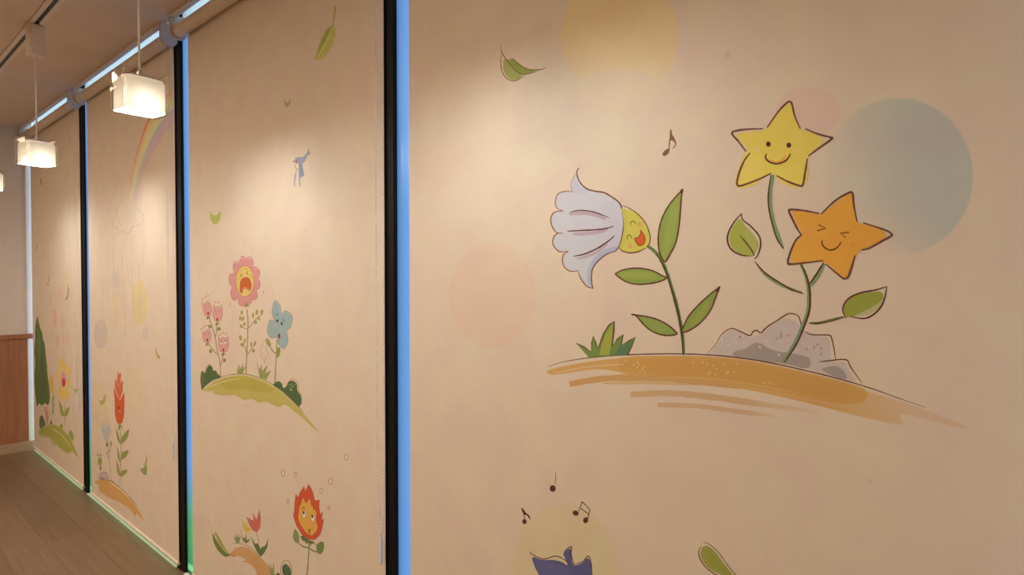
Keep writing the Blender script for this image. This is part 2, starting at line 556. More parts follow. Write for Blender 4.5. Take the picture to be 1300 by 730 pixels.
    d.line([(268, 691), (235, 678), (205, 640), (188, 600)], 1.4, (130, 80, 60))
    d.line([(195, 594), (150, 598), (118, 580), (104, 545), (108, 510), (135, 490)], 1.5, ol)
    d.line([(135, 488), (95, 493), (70, 478), (52, 450), (55, 415), (75, 393), (105, 390)], 1.5, ol)
    d.line([(105, 391), (70, 386), (48, 355), (40, 320), (50, 285), (75, 272), (110, 270)], 1.5, ol)
    d.line([(110, 270), (75, 255), (65, 225), (72, 190), (90, 170), (130, 162), (160, 166)], 1.3, (165, 112, 78))
    d.line([(158, 170), (150, 130), (160, 95), (178, 60)], 0.9, (190, 140, 100))
    # its face
    d.view(680, 200, 5.0, (228, 200, 168)); d.layer = 20
    d.fill([(548, 325), (600, 335), (655, 368), (700, 420), (722, 480), (724, 540), (698, 573), (650, 593), (590, 600), (545, 590), (530, 570), (545, 530), (558, 470), (560, 420), (555, 360)], (212, 196, 88))
    d.fill([(552, 335), (575, 345), (580, 420), (570, 520), (545, 575), (532, 568), (545, 530), (558, 470), (560, 410)], (202, 186, 82), 0.6, u=(212, 196, 88))
    d.line([(545, 305), (590, 320), (650, 360), (700, 420), (725, 490), (725, 540), (705, 568)], 1.4, (140, 90, 50), taper=(0.4, 1))
    d.line([(700, 575), (650, 598), (600, 605), (550, 592), (530, 570)], 1.6, (135, 88, 45))
    d.oval(664, 425, 20, 22, (226, 150, 108), 0.8, soft=0.4, u=(212, 196, 88))
    d.oval(600, 560, 17, 19, (226, 160, 108), 0.8, soft=0.4, u=(212, 196, 88))
    d.line([(606, 436), (603, 415), (618, 404), (632, 412), (637, 425)], 1.1, (125, 85, 40))
    d.line([(584, 522), (582, 502), (592, 490), (605, 498), (610, 512)], 1.1, (125, 85, 40))
    d.fill([(668, 458), (688, 490), (695, 525), (682, 553), (655, 557), (637, 535), (634, 516), (652, 506), (665, 485)], (218, 98, 52))
    d.line([(664, 460), (690, 492), (695, 525), (682, 553), (655, 558), (637, 535), (628, 513), (652, 507), (666, 480), (666, 458)], 1.0, (130, 60, 35), n=4)
    # stem and leaves
    d.view(0, 0, 1, (225, 194, 160)); d.layer = 16
    gr, dk = (112, 122, 72), (74, 62, 38)
    st = [(822, 312), (832, 320), (840, 331), (848, 350), (857, 380), (863, 406), (867, 430), (868, 450)]
    d.line(st, 4.6, gr, taper=(0.8, 0.8))
    d.line([(833, 322), (841, 334), (848, 352), (857, 382), (863, 406), (866, 430), (867.5, 451)], 2.0, dk, taper=(0.4, 0.8))
    def leaf(view, out, mid, c1, c2, w=1.9, line=(106, 60, 42)):
        d.view(*view); d.layer = 18
        d.fill(out, c1)
        d.fill(mid, c2, 0.55, feather=3.5, u=c1)
        d.line(out + [out[0]], w, line, taper=(0.9, 0.9), n=5)
    L_R1 = (680, 200, 5.0, (225, 192, 158)); L_R2 = (720, 330, 5.0, (222, 190, 155))
    leaf(L_R1, [(935, 203), (880, 260), (830, 330), (795, 410), (780, 490), (780, 560), (792, 620), (822, 662), (850, 620), (890, 540), (910, 440), (920, 330), (926, 250)],
         [(900, 270), (860, 350), (835, 450), (820, 560), (815, 620), (840, 580), (875, 480), (895, 370)], (146, 154, 72), (172, 166, 80))
    d.line([(935, 200), (918, 225)], 3.2, (95, 52, 40), taper=(0.5, 0.7))
    leaf(L_R2, [(305, 88), (360, 62), (450, 52), (540, 68), (600, 98), (630, 115), (600, 132), (540, 148), (450, 155), (380, 140), (330, 110)],
         [(350, 95), (430, 80), (500, 85), (560, 105), (500, 112), (420, 110)], (142, 152, 68), (172, 164, 76))
    leaf(L_R2, [(408, 345), (450, 352), (520, 362), (590, 385), (650, 420), (688, 455), (695, 472), (640, 480), (580, 470), (520, 440), (470, 390), (435, 352)],
         [(480, 375), (560, 395), (630, 430), (650, 455), (580, 445), (510, 415)], (140, 148, 72), (150, 154, 76))
    leaf(L_R2, [(970, 170), (900, 225), (830, 290), (770, 360), (732, 440), (732, 460), (780, 445), (850, 395), (910, 320), (942, 240)],
         [(900, 260), (840, 330), (790, 390), (800, 410), (850, 370), (885, 310)], (138, 146, 68), (168, 158, 74))
    d.line([(970, 168), (945, 200)], 2.6, (95, 50, 40), taper=(0.5, 0.8))
    # grass tuft
    d.view(720, 330, 5.0, (222, 190, 155)); d.layer = 18
    g = [(60, 530), (110, 552), (155, 585), (156, 525), (165, 483), (185, 530), (200, 556), (230, 470), (268, 410), (300, 388), (298, 450), (287, 545), (320, 500), (356, 472), (344, 542), (390, 515), (433, 490), (412, 545), (385, 602), (300, 606), (200, 612), (138, 620)]
    d.fill(g, (120, 132, 66), smooth=False)
    d.fill([(205, 605), (220, 540), (252, 455), (290, 405), (285, 500), (268, 604)], (164, 158, 66), smooth=False)
    d.fill([(300, 604), (325, 560), (350, 520), (340, 560), (390, 525), (420, 505), (385, 600)], (88, 118, 84), 0.85, smooth=False, u=(120, 132, 66))
    d.line(g[:-3], 1.5, (100, 60, 36), smooth=False, taper=(0.8, 0.8))
    # hill
    d.view(680, 420, 2.321, (215, 180, 146)); d.layer = 2
    och = (204, 146, 78)
    d.fill([(38, 118), (120, 98), (250, 82), (400, 79), (520, 84), (650, 98), (800, 130), (950, 172), (1100, 218), (1265, 280), (1230, 280), (1080, 244), (1080, 275), (1000, 262), (850, 224), (700, 188), (550, 160), (400, 148), (260, 150), (270, 128), (180, 112), (60, 128)],
           och, lambda x, y: 0.95 if x < 1060 else max(0.35, 0.95 - (x - 1060) / 180), n=5, feather=1.0)
    d.fill([(250, 96), (420, 90), (600, 100), (800, 140), (960, 185), (900, 200), (700, 160), (500, 130), (350, 122)], (194, 132, 60), 0.4, feather=7, u=och)
    d.line([(100, 157), (200, 141), (320, 138), (450, 148), (600, 168)], 8, (198, 140, 76), 0.9, taper=(0.9, 0.3))
    d.line([(280, 188), (400, 184), (520, 195), (650, 214), (830, 240)], 8, (200, 150, 98), 0.85, taper=(0.9, 0.4), fade=(1, 0.2))
    d.line([(360, 218), (480, 222), (600, 238), (710, 252)], 6, (202, 152, 102), 0.8, taper=(0.9, 0.5), fade=(1, 0.2))
    d.line([(200, 155), (330, 152), (450, 158)], 4, (204, 152, 92), 0.7)
    d.line([(60, 125), (140, 108), (260, 98)], 2.2, (214, 172, 120), 0.7, u=och)
    d.line([(380, 138), (500, 140), (640, 158), (760, 180)], 1.6, (210, 160, 104), 0.6, u=och)
    d.line([(35, 105), (100, 88), (200, 75), (320, 69), (440, 68), (560, 75), (680, 92), (800, 118), (900, 143), (990, 170), (1080, 202), (1150, 226)], 1.5, (104, 58, 40), taper=(0.3, 0.3))
    rs = random.Random(2)
    d.dots([(rs.uniform(262, 325), rs.uniform(86, 122)) for _ in range(9)] + [(rs.uniform(460, 600), rs.uniform(92, 128)) for _ in range(14)] + [(690, 152), (700, 156), (672, 154)], 3.4, (214, 166, 112), 0.8, u=och)
    # rock
    d.view(880, 340, 5.0, (208, 172, 140)); d.layer = 3
    d.fill([(110, 545), (150, 490), (190, 430), (250, 395), (360, 440), (430, 420), (540, 338), (600, 325), (660, 350), (700, 400), (760, 430), (840, 440), (868, 470), (880, 590), (960, 600), (990, 660), (1020, 718), (880, 686), (700, 632), (560, 608), (350, 578), (150, 553)], (190, 159, 140), n=4)
    d.fill([(250, 545), (280, 525), (330, 515), (380, 482), (420, 478), (480, 510), (540, 530), (640, 545), (738, 575), (722, 638), (560, 606), (300, 572)], (156, 130, 113))
    d.fill([(820, 648), (850, 630), (910, 625), (960, 660), (972, 704), (900, 690)], (156, 130, 113))
    rs = random.Random(5)
    d.dots([(rs.uniform(180, 330), rs.uniform(428, 498)) for _ in range(14)] + [(rs.uniform(420, 610), rs.uniform(385, 470)) for _ in range(9)] + [(424, 503), (545, 553), (750, 497), (730, 510)], 8, (204, 174, 148), 0.75, u=(190, 159, 140))
    d.dots([(rs.uniform(530, 620), rs.uniform(380, 480)) for _ in range(5)] + [(790, 487), (812, 512), (768, 505), (720, 517), (812, 550)], 9, (150, 122, 106), 0.7, u=(190, 159, 140))
    rl = (98, 54, 38)
    d.line([(90, 545), (140, 490), (180, 425), (240, 385), (300, 405), (360, 430), (380, 405), (405, 397), (430, 412), (470, 375), (540, 330), (600, 293), (640, 293), (670, 310), (686, 362)], 1.5, rl, taper=(0.3, 0.9), n=4)
    d.line([(710, 405), (760, 425), (860, 427), (880, 450), (895, 520), (905, 585)], 1.6, rl, n=4)
    d.line([(800, 597), (860, 590), (970, 583), (1000, 630), (1070, 730)], 1.6, rl, n=4)
    # lower star's stalks
    d.view(0, 0, 1, (200, 166, 134)); d.layer = 14
    gs = (118, 128, 84)
    main = [(1017, 333), (1023, 347), (1027, 362), (1028, 376), (1027, 394), (1020, 414), (1010, 436), (995, 460)]
    d.line([(x - 1.2, y) for x, y in main], 4.6, gs, taper=(0.8, 0.8))
    d.line([(1017, 336), (1023, 348), (1027, 362), (1028.5, 376), (1027.5, 394), (1021, 414), (1011, 437), (996, 460)], 2.6, (84, 54, 36), taper=(0.6, 0.6))
    d.line([(1047, 335), (1038, 352), (1029, 364)], 4.2, gs)
    d.line([(1046, 333), (1036, 349), (1027, 362)], 2.4, (88, 50, 36))
    d.line([(960, 334), (971, 348), (988, 360), (1004, 367), (1018, 371)], 4.2, (130, 128, 84), taper=(0.3, 0.5))
    d.line([(958, 332), (972, 347), (990, 359), (1006, 368), (1020, 373)], 2.2, (88, 50, 34), taper=(0.4, 0.5))
    d.line([(1027, 410), (1040, 410), (1056, 406), (1072, 402)], 3.4, (112, 112, 68), taper=(0.5, 0.5))
    d.line([(1028, 411), (1041, 410), (1057, 407), (1072, 402)], 1.8, (84, 58, 36), taper=(0.5, 0.5))
    d.line([(981, 222), (978, 242), (978, 262), (983, 286), (990, 305), (995, 315)], 5.2, (116, 128, 84), taper=(0.9, 0.2))
    d.line([(979, 222), (976, 242), (976, 262), (981, 286), (987, 304), (995, 316)], 2.2, (92, 54, 38), taper=(0.5, 0.6))
    # leaves of the stars
    d.view(900, 230, 5.0, (205, 170, 138)); d.layer = 18
    d.fill([(195, 240), (230, 280), (290, 350), (315, 395), (300, 440), (272, 478), (200, 462), (145, 420), (130, 350), (155, 285)], (158, 148, 64))
    d.fill([(230, 285), (285, 350), (308, 395), (290, 440), (240, 380)], (170, 152, 80), 0.6, u=(158, 148, 64))
    d.line([(255, 475), (210, 470), (150, 440), (120, 390), (123, 330), (160, 260), (208, 205)], 2.0, (92, 50, 38))
    d.line([(208, 205), (215, 245), (270, 290), (320, 350), (328, 410), (310, 470), (290, 495)], 2.0, (92, 50, 38))
    d.line([(195, 342), (240, 395), (272, 440), (288, 475)], 1.8, (96, 58, 36), taper=(0.4, 0.6))
    d.view(880, 340, 5.0, (198, 164, 132)); d.layer = 18
    d.fill([(970, 310), (955, 270), (970, 220), (1020, 180), (1100, 160), (1180, 150), (1205, 170), (1195, 210), (1130, 250), (1070, 280), (1020, 305)], (138, 130, 50))
    d.fill([(1195, 212), (1180, 255), (1130, 288), (1070, 303), (1030, 303), (1090, 275), (1150, 240)], (164, 148, 84), 0.8)
    d.line([(970, 318), (950, 270), (965, 220), (1010, 180), (1080, 155), (1160, 140), (1230, 119)], 2.2, (92, 48, 36))
    d.line([(1230, 119), (1216, 190), (1190, 250), (1140, 300), (1080, 322), (1000, 308)], 2.2, (92, 48, 36))
    # smiling star
    d.view(900, 110, 5.0, (184, 148, 116)); d.layer = 24
    ye = (190, 151, 62)
    d.fill([(512, 106), (530, 130), (555, 200), (590, 275), (640, 285), (712, 322), (724, 352), (640, 435), (612, 500), (595, 580), (582, 618), (560, 618), (480, 588), (420, 558), (380, 560), (300, 590), (205, 624), (190, 612), (205, 540), (232, 475), (270, 415), (235, 385), (185, 328), (192, 298), (280, 285), (350, 275), (390, 240), (450, 150)], ye, n=3)
    d.fill([(205, 615), (200, 590), (235, 480), (280, 420), (330, 480), (300, 580)], (194, 158, 72), 0.5, feather=6, u=ye)
    d.fill([(450, 540), (590, 520), (580, 610), (480, 585)], (194, 158, 70), 0.4, feather=6, u=ye)
    bl = (98, 54, 38)
    for seg in ([(370, 260), (440, 160), (495, 103), (518, 97), (530, 120), (545, 185), (580, 267)], [(612, 267), (690, 300), (770, 322), (780, 332), (700, 390), (632, 440)],
                [(625, 455), (612, 540), (598, 618), (580, 630), (500, 602), (430, 565)], [(396, 550), (300, 595), (205, 629), (180, 622), (182, 590), (195, 540), (225, 470), (263, 420)],
                [(236, 413), (190, 350), (150, 305), (152, 288), (175, 280), (240, 271), (345, 267)]):
        d.line(seg, 2.6, bl, taper=(0.6, 0.6), n=5)
    d.oval(303, 397, 25, 20, (204, 148, 84), 0.8, soft=0.5, u=ye)
    d.oval(570, 407, 25, 20, (204, 148, 84), 0.8, soft=0.5, u=ye)
    d.oval(378, 365, 15, 17, (72, 38, 24))
    d.oval(508, 372, 15, 17, (72, 38, 24))
    d.line([(380, 462), (425, 480), (465, 468), (492, 435)], 2.6, (206, 120, 54), taper=(0.3, 0.5))
    d.line([(367, 426), (360, 448), (380, 475), (430, 490), (480, 475), (505, 450), (518, 426)], 2.2, (86, 42, 26), taper=(0.7, 0.7))
    # laughing star
    d.view(900, 230, 5.0, (190, 156, 124)); d.layer = 34
    d.fill([(720, 208), (810, 132), (880, 85), (903, 82), (925, 160), (950, 262), (1060, 290), (1120, 328), (1108, 366), (1020, 415), (960, 440), (925, 500), (890, 590), (865, 612), (820, 585), (740, 520), (640, 514), (535, 516), (520, 490), (550, 390), (592, 340), (555, 270), (530, 200), (548, 188), (620, 196), (705, 212)], (196, 128, 48), n=3)
    for seg in ([(712, 210), (800, 125), (885, 75), (908, 72), (915, 95), (920, 150), (940, 257)], [(980, 265), (1060, 290), (1130, 315), (1160, 335), (1158, 347), (1100, 380), (1020, 425), (970, 437)],
                [(928, 470), (908, 540), (885, 605), (865, 618), (840, 608), (740, 525)], [(728, 504), (620, 517), (515, 527), (503, 515), (505, 490), (525, 430), (555, 370), (590, 341)],
                [(590, 345), (560, 300), (525, 230), (510, 195), (518, 180), (600, 186), (702, 206)]):
        d.line(seg, 2.6, bl, taper=(0.6, 0.6), n=5)
    d.oval(635, 325, 26, 22, (206, 120, 62), 0.8, soft=0.5, u=(196, 128, 48))
    d.oval(918, 405, 25, 20, (198, 110, 52), 0.8, soft=0.5, u=(196, 128, 48))
    eb = (98, 48, 28)
    d.line([(696, 276), (742, 299), (688, 315)], 2.2, eb, smooth=False, taper=(0.7, 0.7), rough=0.02)
    d.line([(890, 324), (836, 331), (868, 358)], 2.2, eb, smooth=False, taper=(0.7, 0.7), rough=0.02)
    d.line([(718, 373), (725, 410), (765, 437), (810, 425), (840, 388)], 2.0, eb, taper=(0.7, 0.7))
    # notes above the blue flower
    d.view(640, 590, 5.2125, (210, 176, 142)); d.layer = 6
    nb = (92, 48, 36)
    d.oval(322, 157, 20, 22, nb); d.line([(342, 48), (341, 90), (338, 136)], 0.9, (140, 92, 66))
    d.oval(135, 376, 15, 17, nb); d.line([(138, 366), (130, 325), (118, 290)], 1.1, nb)
    d.fill([(114, 286), (124, 290), (145, 316), (168, 338), (173, 366), (152, 336), (128, 326)], nb)
    d.oval(474, 320, 21, 17, nb, rot=20); d.oval(540, 367, 17, 20, nb, rot=20)
    for l in ([(494, 308), (517, 244)], [(517, 244), (569, 296)], [(569, 296), (553, 362)], [(507, 288), (561, 328)]):
        d.line(l, 1.1, nb, taper=(1, 1))
    # blue flower at the foot of the picture
    d.fill([(188, 612), (250, 630), (320, 630), (380, 642), (420, 664), (398, 605), (402, 578), (438, 556), (446, 620), (462, 665), (520, 647), (552, 618), (577, 655), (580, 740), (570, 860), (490, 930), (360, 940), (270, 880), (235, 740), (205, 680)], (92, 84, 112), n=4)
    d.fill([(210, 640), (280, 645), (370, 665), (430, 700), (440, 800), (300, 820), (240, 720)], (102, 94, 120), 0.6, feather=2, u=(92, 84, 112))
    for l in ([(172, 572), (182, 590), (260, 624), (340, 604), (400, 628), (426, 656)], [(393, 605), (405, 570), (446, 541), (443, 590), (462, 662)], [(460, 660), (520, 640), (556, 604), (576, 650), (582, 740)]):
        d.line(l, 1.2, (98, 54, 40), taper=(0.4, 0.8))
    # leaf at the foot
    d.view(870, 670, 12.17, (200, 166, 134)); d.layer = 4
    d.fill([(245, 350), (280, 290), (340, 280), (400, 310), (480, 390), (560, 500), (640, 600), (720, 700), (830, 830), (700, 790), (560, 730), (450, 680), (340, 600), (270, 510), (240, 430)], (146, 132, 62))
    d.fill([(340, 320), (420, 380), (520, 500), (640, 650), (700, 740), (560, 680), (430, 600), (350, 480)], (138, 126, 52), 0.6, u=(146, 132, 62))
    d.line([(268, 230), (340, 240), (420, 290), (520, 390), (600, 500), (680, 610), (790, 740), (860, 830)], 1.2, (118, 76, 40), taper=(0.3, 0.8))
    d.line([(255, 290), (215, 340), (212, 420), (245, 510), (320, 610), (420, 690), (500, 735), (640, 790)], 1.6, (118, 74, 42), taper=(0.5, 0.8))
    # faint specks
    d.view(0, 0, 1, (205, 172, 140)); d.layer = 2
    d.oval(1105, 611, 4, 4, (188, 156, 126), 0.6, soft=0.4)
    d.oval(924, 70, 5, 5, (176, 140, 108), 0.4, soft=0.6)
    return d

def art_c():
    d = Print((222, 192, 156))
    d.view(340, 0, 4.56, (166, 126, 96)); d.layer = 2
    d.fill([(370, 145), (335, 180), (305, 240), (285, 300), (273, 342), (315, 285), (345, 222), (374, 160)], (126, 108, 48))
    d.fill([(374, 150), (391, 172), (389, 220), (365, 282), (320, 335), (275, 350), (312, 295), (347, 230)], (150, 122, 58))
    d.line([(395, 8), (388, 70), (378, 148)], 1.8, (132, 106, 52), taper=(1, 0.6))
    d.line([(376, 150), (345, 225), (310, 290), (274, 345)], 0.7, (168, 140, 84))
    d.line([(280, 342), (252, 341)], 1.5, (160, 122, 84), taper=(1, 0.1))
    d.view(340, 0, 4.56, (175, 135, 104))
    d.fill([(92, 566), (102, 590), (115, 593), (132, 570), (129, 605), (112, 620), (98, 608)], (146, 118, 62), n=4)
    d.view(0, 0, 1, (196, 160, 126))
    d.fill([(266, 267), (269, 272), (275, 273), (280, 268), (279.5, 278), (274, 285), (268, 280)], (160, 148, 66), n=4)
    # little blue bird
    d.view(350, 170, 9.13, (206, 168, 134)); d.layer = 2
    d.fill([(220, 305), (230, 278), (258, 268), (308, 268), (348, 236), (368, 205), (380, 165), (388, 200), (402, 236), (372, 246), (356, 290), (330, 332), (310, 348), (320, 410), (333, 490), (312, 482), (304, 505), (285, 515), (287, 598), (272, 600), (268, 480), (268, 352), (244, 346), (226, 330)], (150, 134, 132), n=3)
    d.fill([(270, 360), (300, 350), (318, 420), (325, 480), (300, 495), (275, 510)], (132, 122, 128), 0.8, u=(150, 134, 132))
    d.fill([(238, 420), (243, 445), (224, 598), (210, 592), (216, 490)], (158, 138, 130))
    d.fill([(195, 316), (224, 305), (228, 325), (205, 330)], (182, 130, 84))
    d.oval(240, 318, 7, 9, (92, 66, 58))
    d.line([(220, 345), (235, 395), (266, 425)], 0.7, (140, 98, 72))
    # pink crying flower and companions
    d.view(245, 315, 8.11, (226, 198, 162)); d.layer = 4
    pk = (216, 146, 132)
    pet = [(480, 130), (500, 85), (530, 90), (545, 112), (570, 90), (605, 100), (622, 150), (618, 198), (655, 192), (685, 230), (684, 288), (668, 312), (690, 350), (685, 410), (655, 432), (663, 480), (650, 525), (620, 532), (600, 515), (605, 550), (575, 578), (548, 570), (515, 595), (480, 585), (465, 545), (464, 508), (430, 540), (402, 515), (390, 450), (405, 402), (380, 370), (372, 310), (388, 266), (425, 256), (412, 210), (420, 150), (445, 133), (474, 150)]
    d.fill(pet, pk, n=4)
    d.line(pet + [pet[0]], 0.9, (188, 110, 92), 0.8, n=3)
    for hx, hy in ((512, 95), (585, 100), (445, 140), (662, 200)):
        d.line([(hx - 22, hy + 14), (hx, hy + 3), (hx + 22, hy + 16)], 1.0, (232, 200, 172), 0.8, u=pk)
    d.oval(535, 340, 98, 163, (190, 132, 66), soft=0)
    d.oval(535, 340, 92, 157, (224, 188, 106), soft=0)
    d.fill([(485, 385), (493, 335), (528, 305), (570, 308), (592, 345), (597, 400), (580, 437), (540, 410), (515, 432), (502, 466), (486, 440)], (206, 98, 54), n=4)
    d.fill([(500, 452), (510, 420), (540, 400), (580, 424), (578, 434), (540, 411), (515, 432)], (224, 146, 110), n=3)
    d.line([(485, 385), (493, 335), (528, 305), (570, 308), (592, 345), (597, 400), (580, 437), (540, 410), (515, 432), (502, 466), (486, 440), (485, 385)], 0.6, (150, 66, 40), n=3)
    ec = (128, 82, 38)
    for l in ([(484, 264), (508, 279), (486, 301)], [(566, 239), (547, 258), (572, 276)]):
        d.line(l, 0.9, ec, smooth=False, taper=(0.8, 0.8))
    for l in ([(508, 224), (494, 240)], [(540, 205), (549, 222), (558, 206)], [(470, 315), (463, 335)], [(590, 275), (600, 290)], [(606, 296), (622, 312)], [(453, 368), (447, 384)]):
        d.line(l, 0.8, (158, 116, 60), smooth=False)
    d.oval(378, 578, 5, 16, (190, 140, 100), 0.8, rot=15); d.oval(728, 455, 5, 14, (190, 120, 90), 0.8, rot=-20)
    olv = (160, 142, 76)
    d.fill([(520, 620), (532, 585), (552, 556), (572, 585), (588, 600), (560, 598), (556, 622), (545, 598)], olv, smooth=False)
    stm = (152, 120, 78)
    d.view(245, 395, 8.11, (226, 198, 162)); d.layer = 2
    d.line([(555, -20), (567, 90), (565, 190), (560, 330), (553, 470), (545, 645)], 1.1, stm, taper=(1, 1))
    for l in ([(560, 190), (600, 140), (660, 72), (722, 25)], [(560, 190), (520, 172), (500, 140)], [(553, 440), (538, 380), (512, 330)], [(557, 455), (600, 395), (640, 340)]):
        d.line(l, 0.9, stm)
    for c in ((502, 15, 14, 24, 0), (487, 75, 14, 24, 0), (515, 78, 12, 26, 15), (497, 155, 16, 18, 0), (530, 135, 12, 22, 10), (620, 45, 13, 28, 0), (658, 12, 14, 30, 5), (710, 8, 15, 24, 20), (645, 115, 15, 20, 0), (680, 78, 14, 17, 0),
              (490, 275, 14, 30, -15), (532, 308, 10, 28, 10), (508, 345, 20, 20, 0), (600, 345, 10, 28, 0), (637, 335, 12, 28, 20), (622, 408, 17, 20, 0)):
        d.oval(c[0], c[1], c[2], c[3], (172, 154, 86), 1, c[4], seg=16); d.layer -= 1
    d.layer += 1
    for l in ([(165, 70), (200, 170), (228, 270), (250, 400), (275, 520), (288, 682)], [(250, 118), (240, 220), (228, 270)], [(165, 345), (205, 395), (255, 450)], [(315, 440), (300, 510), (285, 560)]):
        d.line(l, 1.0, (158, 128, 84), taper=(1, 1))
    for c in ((175, 158, 18, 17, 20), (268, 183, 20, 18, -30), (183, 412, 18, 21, 0), (325, 507, 15, 22, 10)):
        d.oval(c[0], c[1], c[2], c[3], (150, 138, 72), 1, c[4], seg=16); d.layer -= 1
    d.layer += 1
    tp = (222, 158, 142); tl = (176, 104, 86)
    tul = [([(95, -85), (122, -72), (150, -108), (172, -82), (188, -58), (192, 0), (183, 38), (155, 60), (122, 40), (105, -10)], [(103, -125), (130, -145), (155, -158), (92, -92)], (157, 24)),
           ([(212, -55), (235, -38), (258, -52), (282, -38), (302, -42), (302, 50), (286, 92), (253, 110), (224, 95), (208, 40)], [(232, -92), (262, -92), (290, -62), (218, -58)], (250, 86)),
           ([(95, 208), (118, 222), (140, 198), (170, 178), (182, 220), (184, 265), (175, 318), (148, 335), (114, 312), (100, 262)], [(110, 165), (132, 150), (156, 148), (90, 185)], (149, 298)),
           ([(262, 262), (285, 285), (308, 268), (335, 285), (364, 258), (366, 345), (350, 408), (315, 430), (280, 410), (262, 340)], [(285, 235), (315, 222), (345, 232), (268, 250)], (313, 400))]
    for out, dots, mouth in tul:
        d.fill(out, tp, smooth=False)
        d.line(out + [out[0]], 0.7, tl, 0.8, smooth=False)
        d.dots(dots, 8, (184, 128, 84))
        d.oval(mouth[0], mouth[1], 11, 17, (172, 66, 48), soft=0.1)
        cx = sum(p[0] for p in out) / len(out); cy = sum(p[1] for p in out) / len(out)
        d.dots([(cx - 20, cy - 12), (cx + 18, cy - 20)], 6, (140, 74, 66))
        bx = mouth[0]
        d.fill([(bx - 22, mouth[1] + 55), (bx - 8, mouth[1] + 32), (bx + 12, mouth[1] + 30), (bx + 24, mouth[1] + 50), (bx + 5, mouth[1] + 44), (bx - 4, mouth[1] + 62)], (140, 122, 62), smooth=False)
    for ex, ey in ((293, 318), (333, 310)):
        d.oval(ex, ey + 6, 12, 18, (240, 224, 206)); d.oval(ex, ey - 2, 7, 9, (96, 52, 46))
    d.view(240, 440, 6.083, (218, 186, 150)); d.layer = 2
    bush = (88, 100, 58)
    bl_ = [(92, 215), (102, 192), (124, 204), (138, 165), (160, 142), (182, 166), (186, 186), (206, 186), (222, 210), (246, 236), (190, 258), (130, 302), (102, 338), (92, 300), (88, 250)]
    d.line([(88, 215), (100, 186), (122, 198), (134, 160), (160, 134), (186, 162)], 0.9, (180, 132, 104), 0.7)
    d.fill(bl_, bush)
    d.fill([(100, 215), (118, 220), (112, 290), (98, 310)], (102, 112, 68), 0.7, u=bush)
    br_ = [(652, 288), (688, 268), (716, 285), (728, 318), (752, 305), (766, 275), (796, 262), (830, 286), (838, 340), (864, 380), (868, 440), (852, 465), (868, 490), (850, 492), (800, 437), (730, 362), (660, 308)]
    d.line([(766, 272), (795, 250), (836, 276), (846, 338), (872, 380), (874, 440)], 1.0, (176, 128, 104), 0.7)
    d.fill(br_, bush)
    rs = random.Random(8)
    d.dots([(rs.uniform(778, 816), rs.uniform(282, 340)) for _ in range(11)], 4, (196, 188, 120), 0.9, u=bush)
    for tf in ([(362, 170), (378, 194), (384, 138), (394, 178), (422, 128), (414, 172), (442, 146), (414, 212), (376, 210)], [(520, 108), (541, 182), (560, 140), (564, 190), (607, 142), (590, 205), (634, 184), (598, 256), (546, 240)]):
        d.fill(tf, (150, 144, 78), smooth=False)
        d.line(tf[:-2], 0.6, (128, 106, 60), 0.8, smooth=False)
    d.fill([(108, 337), (200, 272), (300, 237), (400, 222), (500, 240), (600, 283), (700, 343), (800, 433), (890, 528), (992, 654), (900, 566), (820, 502), (740, 445), (690, 466), (600, 425), (540, 430), (490, 402), (420, 408), (360, 376), (250, 372), (190, 358), (195, 340)],
           (188, 166, 80), lambda x, y: 0.95, n=4, feather=1.2)
    d.fill([(250, 270), (400, 245), (520, 270), (640, 335), (560, 345), (420, 325), (300, 320)], (172, 150, 62), 0.55, feather=3, u=(188, 166, 80))
    d.line([(120, 326), (190, 296), (300, 262), (400, 246)], 1.4, (210, 190, 112), 0.8, u=(188, 166, 80))
    d.line([(420, 448), (465, 462)], 2, (204, 172, 116), 0.5)
    d.line([(180, 272), (260, 232), (350, 213), (430, 212), (510, 230), (600, 268), (700, 330), (800, 418), (885, 512)], 0.9, (140, 104, 66), taper=(0.3, 0.4))
    # blue four-petal flower
    d.view(320, 370, 4.06, (220, 190, 154)); d.layer = 4
    fl = [(116, 47), (145, 70), (152, 116), (172, 99), (207, 126), (200, 182), (178, 207), (186, 250), (166, 296), (136, 270), (128, 236), (102, 241), (80, 214), (84, 168), (95, 146), (113, 151), (102, 105)]
    d.fill(fl, (156, 168, 152), n=3)
    d.line(fl + [fl[0]], 0.9, (150, 128, 106), 0.8, n=3)
    for l in ([(121, 124), (134, 119)], [(133, 119), (134, 112)], [(156, 140), (168, 152)], [(168, 152), (160, 154)]):
        d.line(l, 0.8, (100, 92, 84))
    d.oval(130, 152, 5, 8, (66, 56, 54)); d.oval(153, 166, 5, 8, (66, 56, 54))
    d.oval(119, 171, 7, 8, (206, 158, 142), 0.8, soft=0.5, u=(156, 168, 152)); d.oval(152, 193, 6, 8, (206, 158, 142), 0.8, soft=0.5, u=(156, 168, 152))
    d.oval(140, 230, 6, 14, (142, 70, 56), rot=-8)
    d.line([(129, 246), (126, 320), (117, 474)], 1.4, (150, 142, 88), taper=(1, 1))
    d.line([(92, 284), (112, 312), (130, 320)], 1.4, (140, 130, 70))
    d.oval(85, 264, 10, 24, (160, 148, 80), 1, -25); d.oval(135, 314, 11, 28, (152, 140, 66), 1, 10)
    for l in ([(70, 246), (52, 280), (40, 302)], [(74, 262), (76, 300), (84, 322)], [(40, 302), (50, 316), (48, 338), (60, 352), (66, 370)], [(84, 322), (70, 345), (66, 372)]):
        d.line(l, 0.7, (190, 148, 118), 0.8)
    # flame flower
    d.view(350, 560, 4.29, (214, 180, 144)); d.layer = 4
